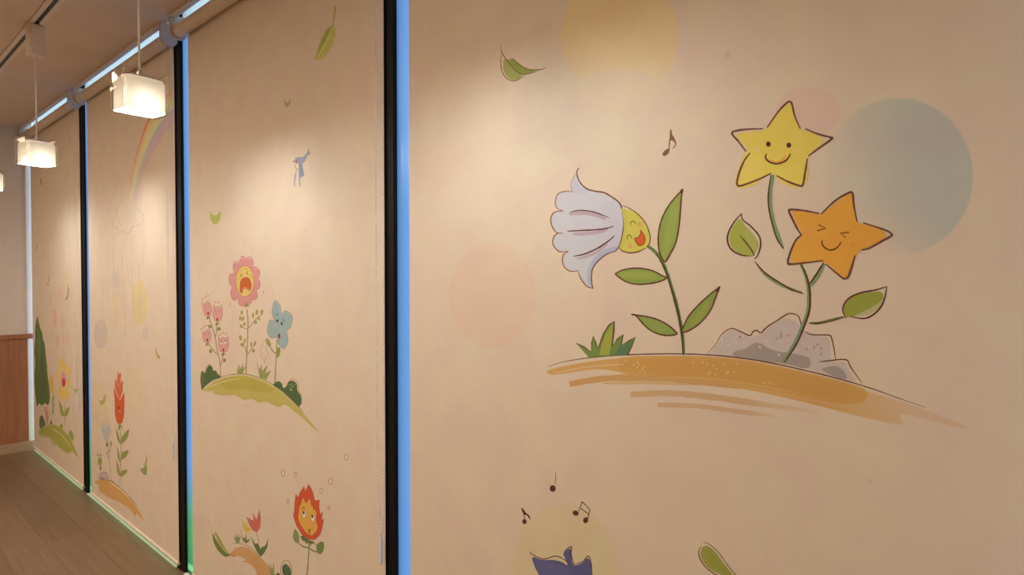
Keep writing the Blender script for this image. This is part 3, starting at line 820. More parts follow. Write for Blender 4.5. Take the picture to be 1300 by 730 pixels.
    fi = [(93, 388), (100, 404), (104, 335), (110, 288), (122, 306), (132, 280), (155, 246), (158, 262), (163, 272), (180, 233), (200, 272), (214, 325), (238, 318), (236, 362), (242, 398), (256, 384), (250, 430), (262, 424), (252, 480), (242, 508), (214, 536), (180, 536), (144, 510), (114, 462), (100, 422)]
    d.fill(fi, (202, 82, 48), smooth=False)
    d.line(fi + [fi[0]], 0.7, (150, 60, 40), 0.8, smooth=False)
    d.fill([(122, 420), (130, 360), (150, 308), (164, 342), (186, 314), (194, 352), (210, 366), (222, 392), (218, 430), (228, 470), (222, 490), (196, 515), (165, 497), (140, 462)], (216, 156, 68), smooth=False)
    d.fill([(140, 420), (160, 380), (200, 400), (205, 470), (180, 500)], (212, 148, 62), 0.5, feather=2, u=(216, 156, 68))
    d.oval(207, 450, 10, 14, (222, 132, 80), 0.7, soft=0.5, u=(216, 156, 68)); d.oval(140, 425, 8, 12, (222, 132, 80), 0.7, soft=0.5, u=(216, 156, 68))
    for ex, ey in ((155, 398), (202, 418)):
        d.oval(ex, ey, 11, 21, (150, 100, 56), soft=0); d.oval(ex, ey, 9.5, 19.5, (238, 220, 188)); d.oval(ex - 2, ey - 8, 5, 10, (84, 52, 40))
    d.line([(144, 372), (152, 360), (160, 368)], 0.9, (120, 66, 36)); d.line([(203, 376), (209, 364), (216, 372)], 0.9, (120, 66, 36))
    d.oval(184, 492, 5, 16, (160, 62, 44)); d.oval(184, 496, 2.5, 9, (196, 104, 70))
    gn = (104, 110, 58)
    d.line([(182, 545), (180, 620), (170, 740)], 1.6, (128, 128, 80), taper=(1, 1))
    d.fill([(134, 520), (152, 512), (180, 538), (206, 546), (216, 564), (196, 556), (192, 572), (180, 552), (164, 560), (160, 546), (146, 542)], gn, smooth=False)
    d.line([(118, 550), (150, 574), (180, 582), (210, 600), (240, 606)], 1.6, (112, 116, 62))
    d.fill([(104, 480), (122, 502), (126, 545), (110, 550), (96, 520)], (132, 138, 78)); d.fill([(222, 566), (236, 555), (258, 550), (262, 582), (248, 612), (228, 604)], (118, 126, 62))
    d.line([(104, 480), (122, 502), (126, 545), (110, 550), (96, 520), (104, 480)], 0.6, (110, 84, 50)); d.line([(222, 566), (236, 555), (258, 550), (262, 582), (248, 612), (228, 604), (222, 566)], 0.6, (110, 84, 50))
    for c in ((42, 174, 8, 17), (108, 182, 5.5, 12), (384, 87, 9.5, 17), (300, 219, 9, 17), (249, 270, 7.5, 12), (68, 328, 5, 9), (290, 364, 5, 9)):
        d.oval(c[0], c[1], c[2] * 0.8, c[3] * 0.85, (226, 196, 160), 0.8)
        d.ring(c[0], c[1], c[2], c[3], 0.8, (166, 116, 84))
    d.oval(60, 708, 23, 40, (84, 96, 62), rot=-15)
    d.ring(58, 700, 30, 52, 0.7, (150, 114, 84)); d.oval(14, 735, 12, 18, (90, 98, 64)); d.oval(104, 742, 10, 12, (90, 98, 64))
    rs = random.Random(3)
    d.dots([(rs.uniform(48, 74), rs.uniform(682, 735)) for _ in range(9)], 2.5, (150, 158, 104), 0.8, u=(84, 96, 62))
    # tulips on the ochre mound
    d.view(255, 630, 7.3, (212, 178, 142)); d.layer = 4
    d.fill([(270, 545), (320, 490), (370, 472), (430, 480), (500, 528), (570, 590), (640, 668), (700, 750), (780, 880), (640, 880), (530, 740), (510, 680), (450, 622), (390, 606), (425, 590), (380, 560), (330, 550)], (200, 144, 88), n=4, feather=1)
    d.line([(290, 436), (370, 440), (440, 465), (500, 510), (552, 566)], 0.8, (150, 118, 84))
    d.fill([(108, 340), (140, 400), (180, 460), (225, 515), (268, 546), (235, 562), (200, 545), (150, 490), (118, 420)], (112, 116, 56))
    d.fill([(125, 342), (146, 345), (182, 400), (217, 465), (262, 538), (225, 508), (172, 440)], (162, 146, 66))
    d.line([(260, 536), (290, 548), (330, 566)], 1.2, (172, 104, 64), taper=(1, 0.1)); d.line([(64, 170), (85, 260), (110, 342)], 0.5, (180, 144, 106), 0.7)
    d.line([(512, 335), (530, 380), (540, 440)], 0.9, (160, 134, 84))
    d.fill([(420, 188), (490, 228), (480, 148), (516, 216), (545, 118), (556, 200), (552, 290), (520, 336), (480, 316), (450, 266)], (196, 98, 78), smooth=False)
    d.fill([(380, 208), (408, 262), (425, 232), (430, 288), (462, 280), (456, 320), (430, 338), (400, 316), (385, 270)], (206, 166, 72), smooth=False)
    for tf, c in (([(365, 313), (385, 375), (408, 395), (420, 345), (424, 410), (456, 388), (440, 426), (415, 438), (390, 410)], (116, 116, 62)),
                  ([(298, 368), (320, 396), (322, 348), (338, 386), (350, 348), (354, 386), (374, 360), (356, 436), (330, 436)], (136, 130, 76)),
                  ([(466, 372), (490, 415), (504, 442), (522, 434), (542, 456), (552, 492), (566, 470), (590, 465), (606, 442), (628, 378), (618, 470), (592, 520), (554, 562), (518, 510), (490, 452)], (100, 108, 62)),
                  ([(628, 624), (650, 682), (643, 618), (662, 684), (676, 612), (682, 740), (650, 740)], (146, 136, 80))):
        d.fill(tf, c, smooth=False)
        d.line(tf[:5], 0.5, (138, 96, 70), 0.7, smooth=False)
    return d

def art_b():
    d = Print((212, 180, 146))
    # rainbow: bands between an outer and an inner arc
    d.view(130, 130, 4.29, (184, 148, 112)); d.layer = 2
    O = spline([d.P(p) for p in [(395, -95), (320, -10), (250, 88), (205, 210), (170, 340), (136, 520)]], False, 8)
    I = spline([d.P(p) for p in [(400, 110), (362, 145), (322, 200), (262, 310), (212, 430), (180, 540)]], False, 8)
    bands = [(0.0, 0.10, (196, 96, 56)), (0.10, 0.24, (204, 150, 98)), (0.24, 0.44, (206, 172, 96)), (0.44, 0.56, (186, 166, 122)), (0.56, 0.70, (160, 142, 124)), (0.70, 1.0, (178, 134, 122))]
    for t0, t1, c in bands:
        colr = d.ink(c)
        q0 = [tuple(O[i][j] + (I[i][j] - O[i][j]) * t0 for j in (0, 1)) for i in range(len(O))]
        q1 = [tuple(O[i][j] + (I[i][j] - O[i][j]) * t1 for j in (0, 1)) for i in range(len(O))]
        lim = 221.0
        k0 = [i for i in range(len(O)) if q0[i][0] < lim and q1[i][0] < lim]
        b0 = d._put(q0); b1 = d._put(q1)
        n = len(O)
        for i in k0[:-1]:
            def al(k):
                return 0.85 * min(1.0, 0.2 + 1.6 * (n - 1 - k) / n)
            d.f.append((b0 + i, b0 + i + 1, b1 + i + 1, b1 + i)); d.c.append([d.mixed(colr, al(i), None), d.mixed(colr, al(i + 1), None), d.mixed(colr, al(i + 1), None), d.mixed(colr, al(i), None)])
    d.view(130, 130, 4.29, (206, 172, 134)); d.layer = 4
    d.line([(132, 506), (112, 520), (102, 548), (80, 568), (76, 618), (54, 645), (60, 682), (80, 680), (92, 710), (112, 700), (136, 716), (154, 702), (158, 682), (192, 668), (220, 656), (226, 622), (206, 590), (184, 574), (170, 560)], 0.7, (170, 126, 90), 0.6)
    d.line([(92, 640), (96, 665), (108, 672)], 0.6, (170, 126, 90), 0.5); d.line([(168, 652), (178, 640), (196, 650)], 0.6, (170, 126, 90), 0.5)
    d.view(0, 286, 5.0, (222, 192, 154)); d.layer = 2
    d.oval(887, 490, 50, 148, (222, 190, 126), 0.8)
    d.oval(742, 540, 42, 115, (220, 188, 140), 0.55)
    d.oval(640, 690, 45, 95, (200, 176, 148), 0.7)
    d.oval(740, 342, 20, 57, (206, 182, 154), 0.75)
    d.oval(920, 690, 20, 45, (206, 180, 150), 0.6)
    for l in ([(720, 80), (720, 290)], [(780, 100), (776, 290)], [(835, 70), (833, 210)], [(912, 130), (910, 280)], [(880, 230), (888, 400), (893, 570)], [(800, 200), (812, 300), (828, 400)], [(652, 300), (650, 520), (652, 735)],
              [(738, 190), (720, 300), (708, 410)], [(785, 300), (792, 520), (798, 735)], [(835, 240), (842, 450), (850, 650)], [(680, 380), (690, 560), (700, 640)]):
        d.line(l, 0.7, (186, 156, 124), 0.45, taper=(0.3, 0.3))
    d.view(105, 450, 5.21, (216, 182, 146)); d.layer = 2
    d.oval(338, 232, 58, 150, (214, 182, 128), 0.55)
    d.oval(115, 345, 62, 150, (214, 180, 126), 0.5)
    # red flower
    d.layer = 6
    d.fill([(228, 160), (233, 105), (240, 128), (255, 124), (251, 185), (268, 172), (264, 250), (246, 300), (224, 258), (212, 210), (215, 150), (222, 178)], (204, 104, 62), smooth=False)
    d.fill([(203, 208), (224, 258), (246, 302), (276, 244), (277, 330), (273, 410), (262, 452), (242, 465), (224, 446), (214, 400), (211, 300)], (202, 88, 48), smooth=False)
    d.line([(204, 210), (225, 260), (246, 303), (276, 246)], 0.9, (232, 176, 140), smooth=False)
    d.line([(222, 182), (238, 215), (252, 188)], 0.7, (226, 160, 124), 0.8, smooth=False)
    d.oval(238, 352, 10, 13, (178, 66, 44)); d.dots([(226, 330), (255, 345)], 4, (150, 56, 40)); d.dots([(246, 376)], 4, (232, 190, 160))
    ol = (146, 140, 66)
    d.fill([(232, 492), (236, 466), (246, 455), (258, 468), (266, 498), (250, 480), (244, 500)], ol, smooth=False)
    d.line([(246, 490), (252, 560), (256, 640), (250, 735)], 1.1, (164, 146, 96), taper=(1, 1))
    for lf in ([(220, 492), (234, 520), (249, 588), (230, 560)], [(306, 494), (296, 550), (254, 592), (260, 545)], [(228, 615), (240, 650), (250, 712), (234, 680)], [(300, 634), (290, 672), (256, 694), (264, 650)]):
        d.fill(lf, ol); d.line(lf + [lf[0]], 0.5, (118, 100, 56), 0.7)
    d.fill([(110, 296), (126, 306), (150, 260), (150, 306), (132, 335), (116, 326)], (176, 156, 88), n=3); d.oval(122, 296, 8, 7, (238, 220, 190), 0.8)
    d.fill([(124, 488), (150, 462), (186, 484), (182, 525), (166, 590), (150, 582), (132, 525)], (186, 170, 150), n=3)
    for x, y in ((120, 468), (138, 448), (160, 445), (182, 465)):
        d.line([(x, y - 16), (x + 3, y + 12)], 1.0, (196, 164, 96), 0.9)
    d.dots([(146, 510), (165, 520), (155, 545), (172, 500)], 4, (150, 134, 122), 0.8)
    d.oval(162, 597, 9, 14, (132, 124, 62)); d.oval(187, 590, 5.5, 20, (150, 138, 76)); d.line([(186, 608), (176, 640), (158, 650), (172, 685)], 0.8, (140, 112, 66)); d.line([(166, 606), (172, 650), (176, 690), (180, 735)], 0.6, (150, 120, 80))
    d.line([(424, 660), (420, 700), (405, 735)], 1.2, (160, 140, 76), taper=(0.2, 1))
    # mound with rock and small sprouts
    d.view(105, 560, 6.08, (206, 170, 134)); d.layer = 6
    d.line([(298, -10), (296, 130), (292, 270), (285, 345)], 0.9, (166, 140, 92), taper=(1, 0.5)); d.line([(205, 130), (212, 210), (218, 292)], 0.6, (150, 118, 82))
    for lf in ([(264, 44), (278, 90), (292, 158), (274, 130)], [(352, 70), (340, 112), (300, 140), (306, 95)], [(260, 146), (278, 200), (290, 268), (268, 240)], [(344, 222), (328, 256), (292, 272), (302, 232)]):
        d.fill(lf, (144, 136, 60)); d.line(lf + [lf[0]], 0.5, (116, 98, 54), 0.7)
    d.oval(133, 158, 18, 29, (142, 134, 56)); d.oval(138, 206, 10, 22, (138, 130, 58)); d.dots([(117, 106), (139, 108)], 7, (120, 82, 56))
    d.line([(122, 120), (128, 135)], 0.6, (120, 90, 60)); d.line([(139, 112), (138, 132)], 0.6, (120, 90, 60))
    d.fill([(120, 292), (132, 258), (160, 236), (182, 240), (204, 290), (170, 302)], (184, 152, 128), smooth=False); d.fill([(130, 292), (146, 276), (170, 290), (166, 300)], (140, 114, 98), smooth=False)
    d.line([(120, 292), (132, 258), (160, 236), (182, 240), (204, 290)], 0.6, (140, 104, 82), smooth=False)
    d.fill([(94, 318), (130, 300), (200, 305), (250, 336), (320, 400), (380, 466), (422, 525), (468, 608), (420, 556), (406, 578), (370, 530), (320, 492), (270, 462), (200, 432), (160, 406), (132, 382), (125, 336)], (198, 140, 78), n=4, feather=0.8)
    d.line([(230, 470), (280, 510), (330, 552)], 2.4, (204, 156, 112), 0.7, taper=(0.3, 0.2)); d.line([(130, 298), (215, 306), (300, 370), (370, 440), (428, 512)], 0.8, (132, 90, 62)); d.line([(205, 312), (300, 380), (380, 460)], 1.2, (222, 184, 140), 0.8)
    d.line([(495, 102), (494, 150), (492, 190)], 0.8, (150, 128, 78)); d.fill([(446, 216), (470, 206), (490, 178), (498, 232), (486, 264), (466, 252)], (138, 132, 66), n=3)
    d.oval(546, 380, 5, 8, (232, 204, 172), 0.6)
    d.view(0, 432, 5.0, (214, 182, 146)); d.layer = 2
    d.fill([(988, 40), (1000, 85), (1018, 100), (1006, 118), (990, 86)], (172, 146, 84), n=3)
    return d

def art_a():
    d = Print((198, 164, 130))
    d.view(0, 286, 5.0, (196, 162, 130)); d.layer = 2
    d.oval(348, 590, 13, 58, (200, 142, 108), 0.85); d.oval(412, 340, 11, 40, (200, 160, 108), 0.6); d.oval(386, 432, 17, 60, (200, 154, 118), 0.55)
    d.oval(320, 480, 9, 40, (192, 154, 118), 0.6); d.oval(396, 610, 16, 45, (198, 152, 112), 0.5); d.oval(365, 735, 12, 40, (198, 150, 102), 0.75); d.oval(404, 725, 8, 25, (196, 150, 110), 0.5); d.oval(432, 705, 8, 32, (196, 148, 114), 0.5)
    d.fill([(432, 370), (438, 420), (430, 465), (416, 474), (418, 462), (428, 440)], (140, 126, 66), n=3)
    d.line([(312, 310), (310, 350), (296, 382)], 0.9, (170, 112, 80)); d.line([(296, 378), (308, 384), (314, 370)], 0.7, (170, 112, 80))
    d.line([(236, 130), (234, 152)], 1.2, (140, 116, 74)); 
    d.view(0, 140, 5.0, (172, 136, 106)); d.layer = 2
    d.fill([(256, 432), (264, 440), (262, 460), (270, 470), (260, 474), (255, 455)], (134, 104, 60), n=3)
    # tree
    d.view(0, 0, 1, (190, 156, 124)); d.layer = 8
    d.line([(56, 515), (59, 528), (60.5, 542)], 1.6, (168, 106, 74)); d.line([(60, 514), (60, 528), (61, 541)], 1.4, (172, 110, 76)); d.line([(63, 520), (61.5, 533)], 0.8, (168, 106, 74))
    d.fill([(47.4, 402), (49.5, 410), (51.5, 418), (53.5, 422), (54.5, 430), (57, 438), (58, 450), (59.5, 462), (60.5, 476), (62.5, 490), (63.5, 504), (61.5, 514), (57, 512), (53, 515), (50, 512), (47, 516), (45.6, 507), (44.4, 494), (43.8, 476), (44.8, 460), (43.6, 446), (44.6, 432), (44.6, 418), (45.8, 408)], (88, 94, 52), n=3)
    d.fill([(47.5, 412), (50, 425), (52, 440), (50, 470), (48, 450)], (100, 105, 58), 0.7, u=(88, 94, 52)); d.fill([(52, 450), (57, 470), (60, 500), (54, 505), (50, 480)], (82, 88, 48), 0.7, u=(88, 94, 52))
    d.fill([(50, 533), (52.5, 527), (56, 532), (58, 540), (51, 544)], (96, 92, 58), n=3); d.fill([(62, 541), (65, 532), (67, 540)], (110, 92, 58), smooth=False)
    d.fill([(63, 480), (66, 476), (68.5, 488), (67, 500), (64, 496)], (196, 142, 68), n=3); d.line([(68, 498), (66.5, 515), (66.5, 530)], 0.6, (140, 122, 70))
    for y in (506, 514, 522):
        d.oval(67.5, y, 1.4, 4, (138, 128, 74), seg=10)
    d.view(0, 432, 5.0, (200, 166, 132)); d.layer = 6
    for c in ((388, 155, 17, 42, 8), (424, 185, 16, 44, -8), (371, 228, 10, 36, -12), (434, 268, 11, 36, 12), (380, 318, 12, 40, 6), (400, 352, 15, 42, 0), (426, 335, 14, 42, -8)):
        d.oval(c[0], c[1], c[2], c[3], (206, 164, 78), 1, c[4], seg=18)
    d.oval(403, 250, 15, 49, (206, 124, 114)); d.oval(405, 268, 11, 28, (180, 62, 56))
    d.line([(410, 392), (411, 470), (407, 575)], 0.8, (160, 142, 88))
    for lf in ([(374, 382), (394, 420), (408, 482), (388, 472), (379, 432)], [(440, 422), (436, 462), (410, 488), (411, 450)], [(376, 555), (388, 528), (400, 545), (394, 562)], [(432, 612), (446, 568), (468, 605), (462, 640)], [(470, 305), (482, 312), (498, 300), (494, 330), (482, 340)]):
        d.fill(lf, (142, 138, 62), n=3)
    d.line([(488, 350), (484, 400)], 1.2, (220, 196, 172), 0.8); d.line([(494, 395), (490, 445)], 1.6, (222, 198, 176), 0.8)
    d.fill([(248, 578), (300, 545), (352, 540), (402, 575), (442, 620), (466, 670), (492, 740), (462, 702), (430, 716), (382, 682), (334, 652), (322, 612), (276, 612)], (158, 144, 64), n=4, feather=1.0)
    d.line([(300, 610), (340, 640), (370, 668)], 2.0, (168, 150, 78), 0.8, taper=(0.3, 0.2)); d.line([(352, 660), (400, 700), (428, 726)], 1.8, (172, 150, 84), 0.7, taper=(0.3, 0.2)); d.line([(268, 596), (290, 606), (318, 622)], 1.4, (162, 146, 72), 0.8, taper=(0.3, 0.2))
    d.line([(330, 560), (390, 600), (450, 680)], 1.4, (182, 166, 84), 0.7)
    return d

# ------------------------------------------------------------------ levels
CEIL_Z = 2.735
PKT = 0.07                                   # depth of the blind pocket
XE = {'A': (wall_x(40.5), wall_x(103)), 'B': (wall_x(113), wall_x(223.5)), 'C': (wall_x(241.5), wall_x(488)), 'D': (wall_x(520), wall_x(1500))}
X_LEFT = XE['A'][0] - 0.055
X_RIGHT = XE['D'][1] + 0.09
Y_BACK = -5.2
X_FAR, Y_STEP = 2.2, -0.32                  # past the last blind an added facade step lets daylight reach the side window
WIN_Y = 0.022

# ------------------------------------------------------------------ the room
def struct(name, bm, m, parent=None):
    o = obj(name, bm, m, parent)
    if parent is None:
        o['kind'] = 'structure'
    return o

bm = B(X_LEFT - 0.1, X_RIGHT + 0.1, Y_BACK - 0.1, 0.16, -0.08, 0.0)
box(bm, X_RIGHT + 0.1, X_FAR + 0.1, Y_BACK - 0.1, Y_STEP + 0.1, -0.08, 0.0)
struct('floor', bm, M_FLOOR)
# the ceiling stops short of the glass and leaves a blind pocket above the rolls
bm = B(X_LEFT - 0.1, X_RIGHT + 0.1, Y_BACK - 0.1, -0.045, CEIL_Z, CEIL_Z + 0.09)
box(bm, X_LEFT - 0.1, X_RIGHT + 0.1, -0.045, 0.16, CEIL_Z + PKT, CEIL_Z + 0.09)
box(bm, X_RIGHT + 0.1, X_FAR + 0.1, Y_BACK - 0.1, Y_STEP + 0.1, CEIL_Z, CEIL_Z + 0.09)
struct('ceiling', bm, M_CEIL)
struct('wall_left', B(X_LEFT - 0.1, X_LEFT, Y_BACK - 0.1, 0.16, 0.0, CEIL_Z + PKT), M_WALL)
struct('wall_back', B(X_LEFT, X_FAR, Y_BACK - 0.1, Y_BACK, 0.0, CEIL_Z), M_WALL)
# wainscot on the end wall: stained boards, a moulded cap rail and a skirting
PAN_Z = on_wall(38, 426).z
wz = CAM_H - (426.0 - VPY) / F_PX * 5.9
bm = B(X_LEFT, X_LEFT + 0.012, Y_BACK, 0.045, 0.0, 0.99)
for k in range(34):
    yy = -0.06 - 0.15 * k
    box(bm, X_LEFT + 0.0115, X_LEFT + 0.0145, yy - 0.146, yy, 0.09, 0.965, 0.0012)
struct('trim_1', bm, M_PANEL)
struct('trim_2', extrude_profile(bmesh.new(), [(0, 0)], 0, 1) if False else B(X_LEFT, X_LEFT + 0.026, Y_BACK, 0.045, 0.96, 1.0, 0.004), M_PANEL)
struct('trim_4', B(X_LEFT, X_LEFT + 0.017, -0.030, 0.0215, 0.0855, CEIL_Z - 0.001, 0.002), M_SILL)
struct('baseboard_left', B(X_LEFT, X_LEFT + 0.018, Y_BACK, 0.045, 0.0, 0.085, 0.003), M_BASE)
struct('baseboard_back', B(X_LEFT, X_FAR, Y_BACK, Y_BACK + 0.018, 0.0, 0.085, 0.003), M_BASE)
# short return wall and narrow side window, added to cool the last blind's edge, then the stepped facade and the right wall
SW = (-0.19, -0.06)
bm = B(X_RIGHT, X_RIGHT + 0.1, Y_STEP, SW[0], 0.0, CEIL_Z)
box(bm, X_RIGHT, X_RIGHT + 0.1, SW[1], 0.16, 0.0, CEIL_Z + PKT)
box(bm, X_RIGHT, X_RIGHT + 0.1, SW[0], SW[1], 0.0, 0.3)
box(bm, X_RIGHT, X_RIGHT + 0.1, SW[0], SW[1], 2.45, CEIL_Z)
struct('added_wall_return', bm, M_WALL)
struct('wall_front', B(X_RIGHT + 0.1, X_FAR + 0.1, Y_STEP, Y_STEP + 0.1, 0.0, CEIL_Z), M_WALL)
struct('wall_right', B(X_FAR, X_FAR + 0.1, Y_BACK - 0.1, Y_STEP, 0.0, CEIL_Z), M_WALL)
struct('baseboard_right', B(X_FAR - 0.018, X_FAR, Y_BACK + 0.018, Y_STEP - 0.018, 0.0, 0.085, 0.003), M_BASE)
struct('baseboard_front', B(X_RIGHT, X_FAR, Y_STEP - 0.018, Y_STEP, 0.0, 0.085, 0.003), M_BASE)
side = B(X_RIGHT + 0.05, X_RIGHT + 0.056, SW[0], SW[1], 0.3, 2.45)
sw = struct('window_5', side, M_ADDED_FROST)  # added unseen pane, source of cool light from the right
bm = B(X_RIGHT + 0.03, X_RIGHT + 0.08, SW[0], SW[0] + 0.02, 0.3, 2.45)
box(bm, X_RIGHT + 0.03, X_RIGHT + 0.08, SW[1] - 0.02, SW[1], 0.3, 2.45)
box(bm, X_RIGHT + 0.03, X_RIGHT + 0.08, SW[0], SW[1], 0.3, 0.32)
box(bm, X_RIGHT + 0.03, X_RIGHT + 0.08, SW[0], SW[1], 2.43, 2.45)
obj('window_frame', bm, M_DARK, sw)

# floor-to-ceiling windows behind the blinds: pane with outdoor light in its colour, dark mullion at each blind gap
keys = 'ABCD'
mull = []
for i, k in enumerate(keys):
    xr = XE[k][1]
    nxt = XE[keys[i + 1]][0] if i < 3 else X_RIGHT
    mull.append((xr - 0.05, xr + (nxt - xr) * 0.30))
edges = [X_LEFT]
for a, b in mull:
    edges += [a, b]
edges[-1] = X_RIGHT
for i, k in enumerate(keys):
    x0 = X_LEFT if i == 0 else mull[i - 1][1]
    x1 = mull[i][0]
    w = struct('window_%d' % (i + 1), B(x0 + (0.05 if i == 0 else 0), x1, WIN_Y, WIN_Y + 0.006, 0.0, CEIL_Z + PKT), M_LIGHT_PANE)
    fr = B(mull[i][0], mull[i][1] if i < 3 else X_RIGHT, 0.008, 0.12, 0.0, CEIL_Z + PKT, 0.003)
    box(fr, x0, x1, WIN_Y + 0.008, WIN_Y + 0.04, 0.0, 0.02)
    obj('window_frame', fr, M_DARK, w)
    if i == 0:                                # frosted margin added to brighten the corner at the end wall
        obj('added_margin', B(x0, x0 + 0.05, WIN_Y, WIN_Y + 0.006, 0.0, CEIL_Z + PKT), M_ADDED_FROST, w)
bm = bmesh.new()
for i, k in enumerate(keys):
    box(bm, X_LEFT if i == 0 else mull[i - 1][1], mull[i][0], 0.001, WIN_Y, -0.001, 0.004, 0.001)
struct('trim_3', bm, M_SILL)  # white strip added under the blinds to catch the green light

# ------------------------------------------------------------------ roller blinds
ROLL_R, ROLL_Y, ROLL_Z = 0.029, -0.036, 2.662

def fabric_mesh(x0, x1, art, parent):
    """hanging cloth (a thin slab that rises onto the roll) with the printed drawing in the same mesh"""
    verts, faces, cols = [], [], []
    prof = [(0.0, 0.030)] + [(0.0, z) for z in (0.6, 1.2, 1.8, 2.4)]
    th0 = 0.0
    for k in range(7):                        # up the back of the roll and a little over it
        a = math.radians(0 + 15 * k)
        prof.append((ROLL_Y + (ROLL_R + 0.005) * math.cos(a), ROLL_Z + (ROLL_R + 0.005) * math.sin(a)))
    front = [(y, z) for y, z in prof]
    back = [(y + 0.0008, z + (0.0005 if i > 5 else 0)) for i, (y, z) in enumerate(prof)]
    for X in (x0, x1):
        for y, z in front:
            verts.append((X, y, z))
        for y, z in back:
            verts.append((X, y, z))
    n = len(prof)
    m = 2 * n
    for i in range(n - 1):
        faces.append((i, m + i, m + i + 1, i + 1))                    # front, towards the room
        faces.append((n + i, n + i + 1, m + n + i + 1, m + n + i))    # back
        faces.append((i, i + 1, n + i + 1, n + i)); faces.append((m + i, m + n + i, m + n + i + 1, m + i + 1))
    faces.append((0, n, m + n, m)); faces.append((n - 1, m + n - 1, m + 2 * n - 1, 2 * n - 1))
    white = (1, 1, 1, 1)
    for f in faces:
        cols.append([white] * len(f))
    base = len(verts)
    verts += art.v
    for f, c in zip(art.f, art.c):
        P = [Vector(art.v[i]) for i in f]
        nrm = (P[1] - P[0]).cross(P[2] - P[0])
        if nrm.length < 1e-12:
            continue
        if nrm.y > 0:
            f = tuple(reversed(f)); c = list(reversed(c))
        faces.append(tuple(base + i for i in f)); cols.append([q[:3] + (1.0,) for q in c])
    me = bpy.data.meshes.new('fabric')
    me.from_pydata(verts, [], faces)
    me.materials.append(M_FABRIC)
    at = me.attributes.new('ink', 'FLOAT_COLOR', 'CORNER')
    flat = []
    for c in cols:
        for q in c:
            flat += q
    at.data.foreach_set('color', flat)
    me.update()
    o = bpy.data.objects.new('fabric', me)
    COL.objects.link(o)
    o.parent = parent
    return o

def bracket_bm(xa, xb):
    """side plate: straight back and top, rounded front and foot"""
    prof = [(0.004, CEIL_Z - 0.001), (-0.068, CEIL_Z - 0.001), (-0.074, CEIL_Z - 0.010), (-0.074, ROLL_Z + 0.004)]
    for k in range(9):
        a = math.radians(180 + 11.25 * k * 2)
        if k <= 4:
            prof.append((-0.036 + 0.038 * math.cos(math.radians(180 + 22.5 * k)), ROLL_Z + 0.038 * math.sin(math.radians(180 + 22.5 * k))))
    prof += [(-0.010, ROLL_Z - 0.034), (0.004, ROLL_Z - 0.016)]
    return extrude_profile(bmesh.new(), prof, xa, xb)

def bead_strand(bm, pts, pitch=0.0115, r=0.0031):
    acc = 0.0
    for i in range(len(pts) - 1):
        a, b = Vector(pts[i]), Vector(pts[i + 1])
        L = (b - a).length
        k = acc
        while k < L:
            p = a + (b - a) * (k / L)
            bmesh.ops.create_icosphere(bm, subdivisions=1, radius=r, matrix=Matrix.Translation(p))
            k += pitch
        acc = k - L
    tube(bm, pts, 0.0007, 5)

def make_blind(k, label, art, chain=None):
    x0, x1 = XE[k]
    t = thing('roller_blind', label, 'blind', ((x0 + x1) / 2, 0, 0), 'roller blinds printed with garden drawings')
    off = Vector((-(x0 + x1) / 2, 0, 0))
    def part(name, bm, m, par=t, smooth=False, label=None):
        o = obj(name, bm, m, par, smooth=smooth, label=label)
        if par is t:
            o.location = off
        return o
    fb = fabric_mesh(x0, x1, art, t); fb.location = off
    part('roll', tube(bmesh.new(), [(x0 - 0.012, ROLL_Y, ROLL_Z), (x1 + 0.012, ROLL_Y, ROLL_Z)], ROLL_R, 28), M_FABRIC, smooth=True)
    part('head_rail', B(x0 - 0.02, x1 + 0.022, -0.074, -0.047, CEIL_Z - 0.014, CEIL_Z - 0.001, 0.002), M_RAIL)
    for xa, xb in ((x0 - 0.036, x0 - 0.020), (x1 + 0.022, x1 + 0.038)):
        part('end_bracket', bracket_bm(xa, xb), M_BRKT)
    prof = [(-0.0075 * math.cos(a) - 0.001, 0.036 + (0.008 if math.sin(a) < 0 else 0.010) * math.sin(a)) for a in [2 * math.pi * q / 16 for q in range(16)]]
    part('bottom_bar', extrude_profile(bmesh.new(), prof, x0, x1), M_FABRIC)
    if chain:
        xl, xr, zb, ztip = chain
        bm = bmesh.new()
        cy = -0.018
        xm = (xl + xr) / 2
        pts = [(xl, -0.03, 2.66), (xl, cy, 2.5), (xl, cy, zb + 0.25), (xl + (xm - xl) * 0.35, cy, zb + 0.06), (xm, cy, zb), (xr - (xr - xm) * 0.3, cy, zb + 0.06), (xr, cy, zb + 0.25), (xr, cy, 2.5), (xr, -0.03, 2.66)]
        bead_strand(bm, pts)
        ch = part('bead_chain', bm, M_BEAD)
        bm = B(xm - 0.006, xm + 0.006, cy - 0.004, cy + 0.004, ztip + 0.008, zb - 0.012, 0.002)
        tube(bm, [(xm, cy, zb - 0.014), (xm, cy, zb + 0.004)], 0.003, 8)
        tube(bm, [(xm, cy, ztip), (xm, cy, ztip + 0.01)], 0.003, 8)
        obj('chain_weight', bm, M_CLIP, ch, label='clear plastic weight on the end of the chain')
    return t

def chain_of(pl, pr, py_b, py_tip):
    y = -0.018
    a, b = on_wall(pl, 349, y), on_wall(pr, 349, y)
    zb = on_wall((pl + pr) / 2, py_b, y).z; zt = on_wall((pl + pr) / 2, py_tip, y).z
    return (a.x, b.x, zb, zt)

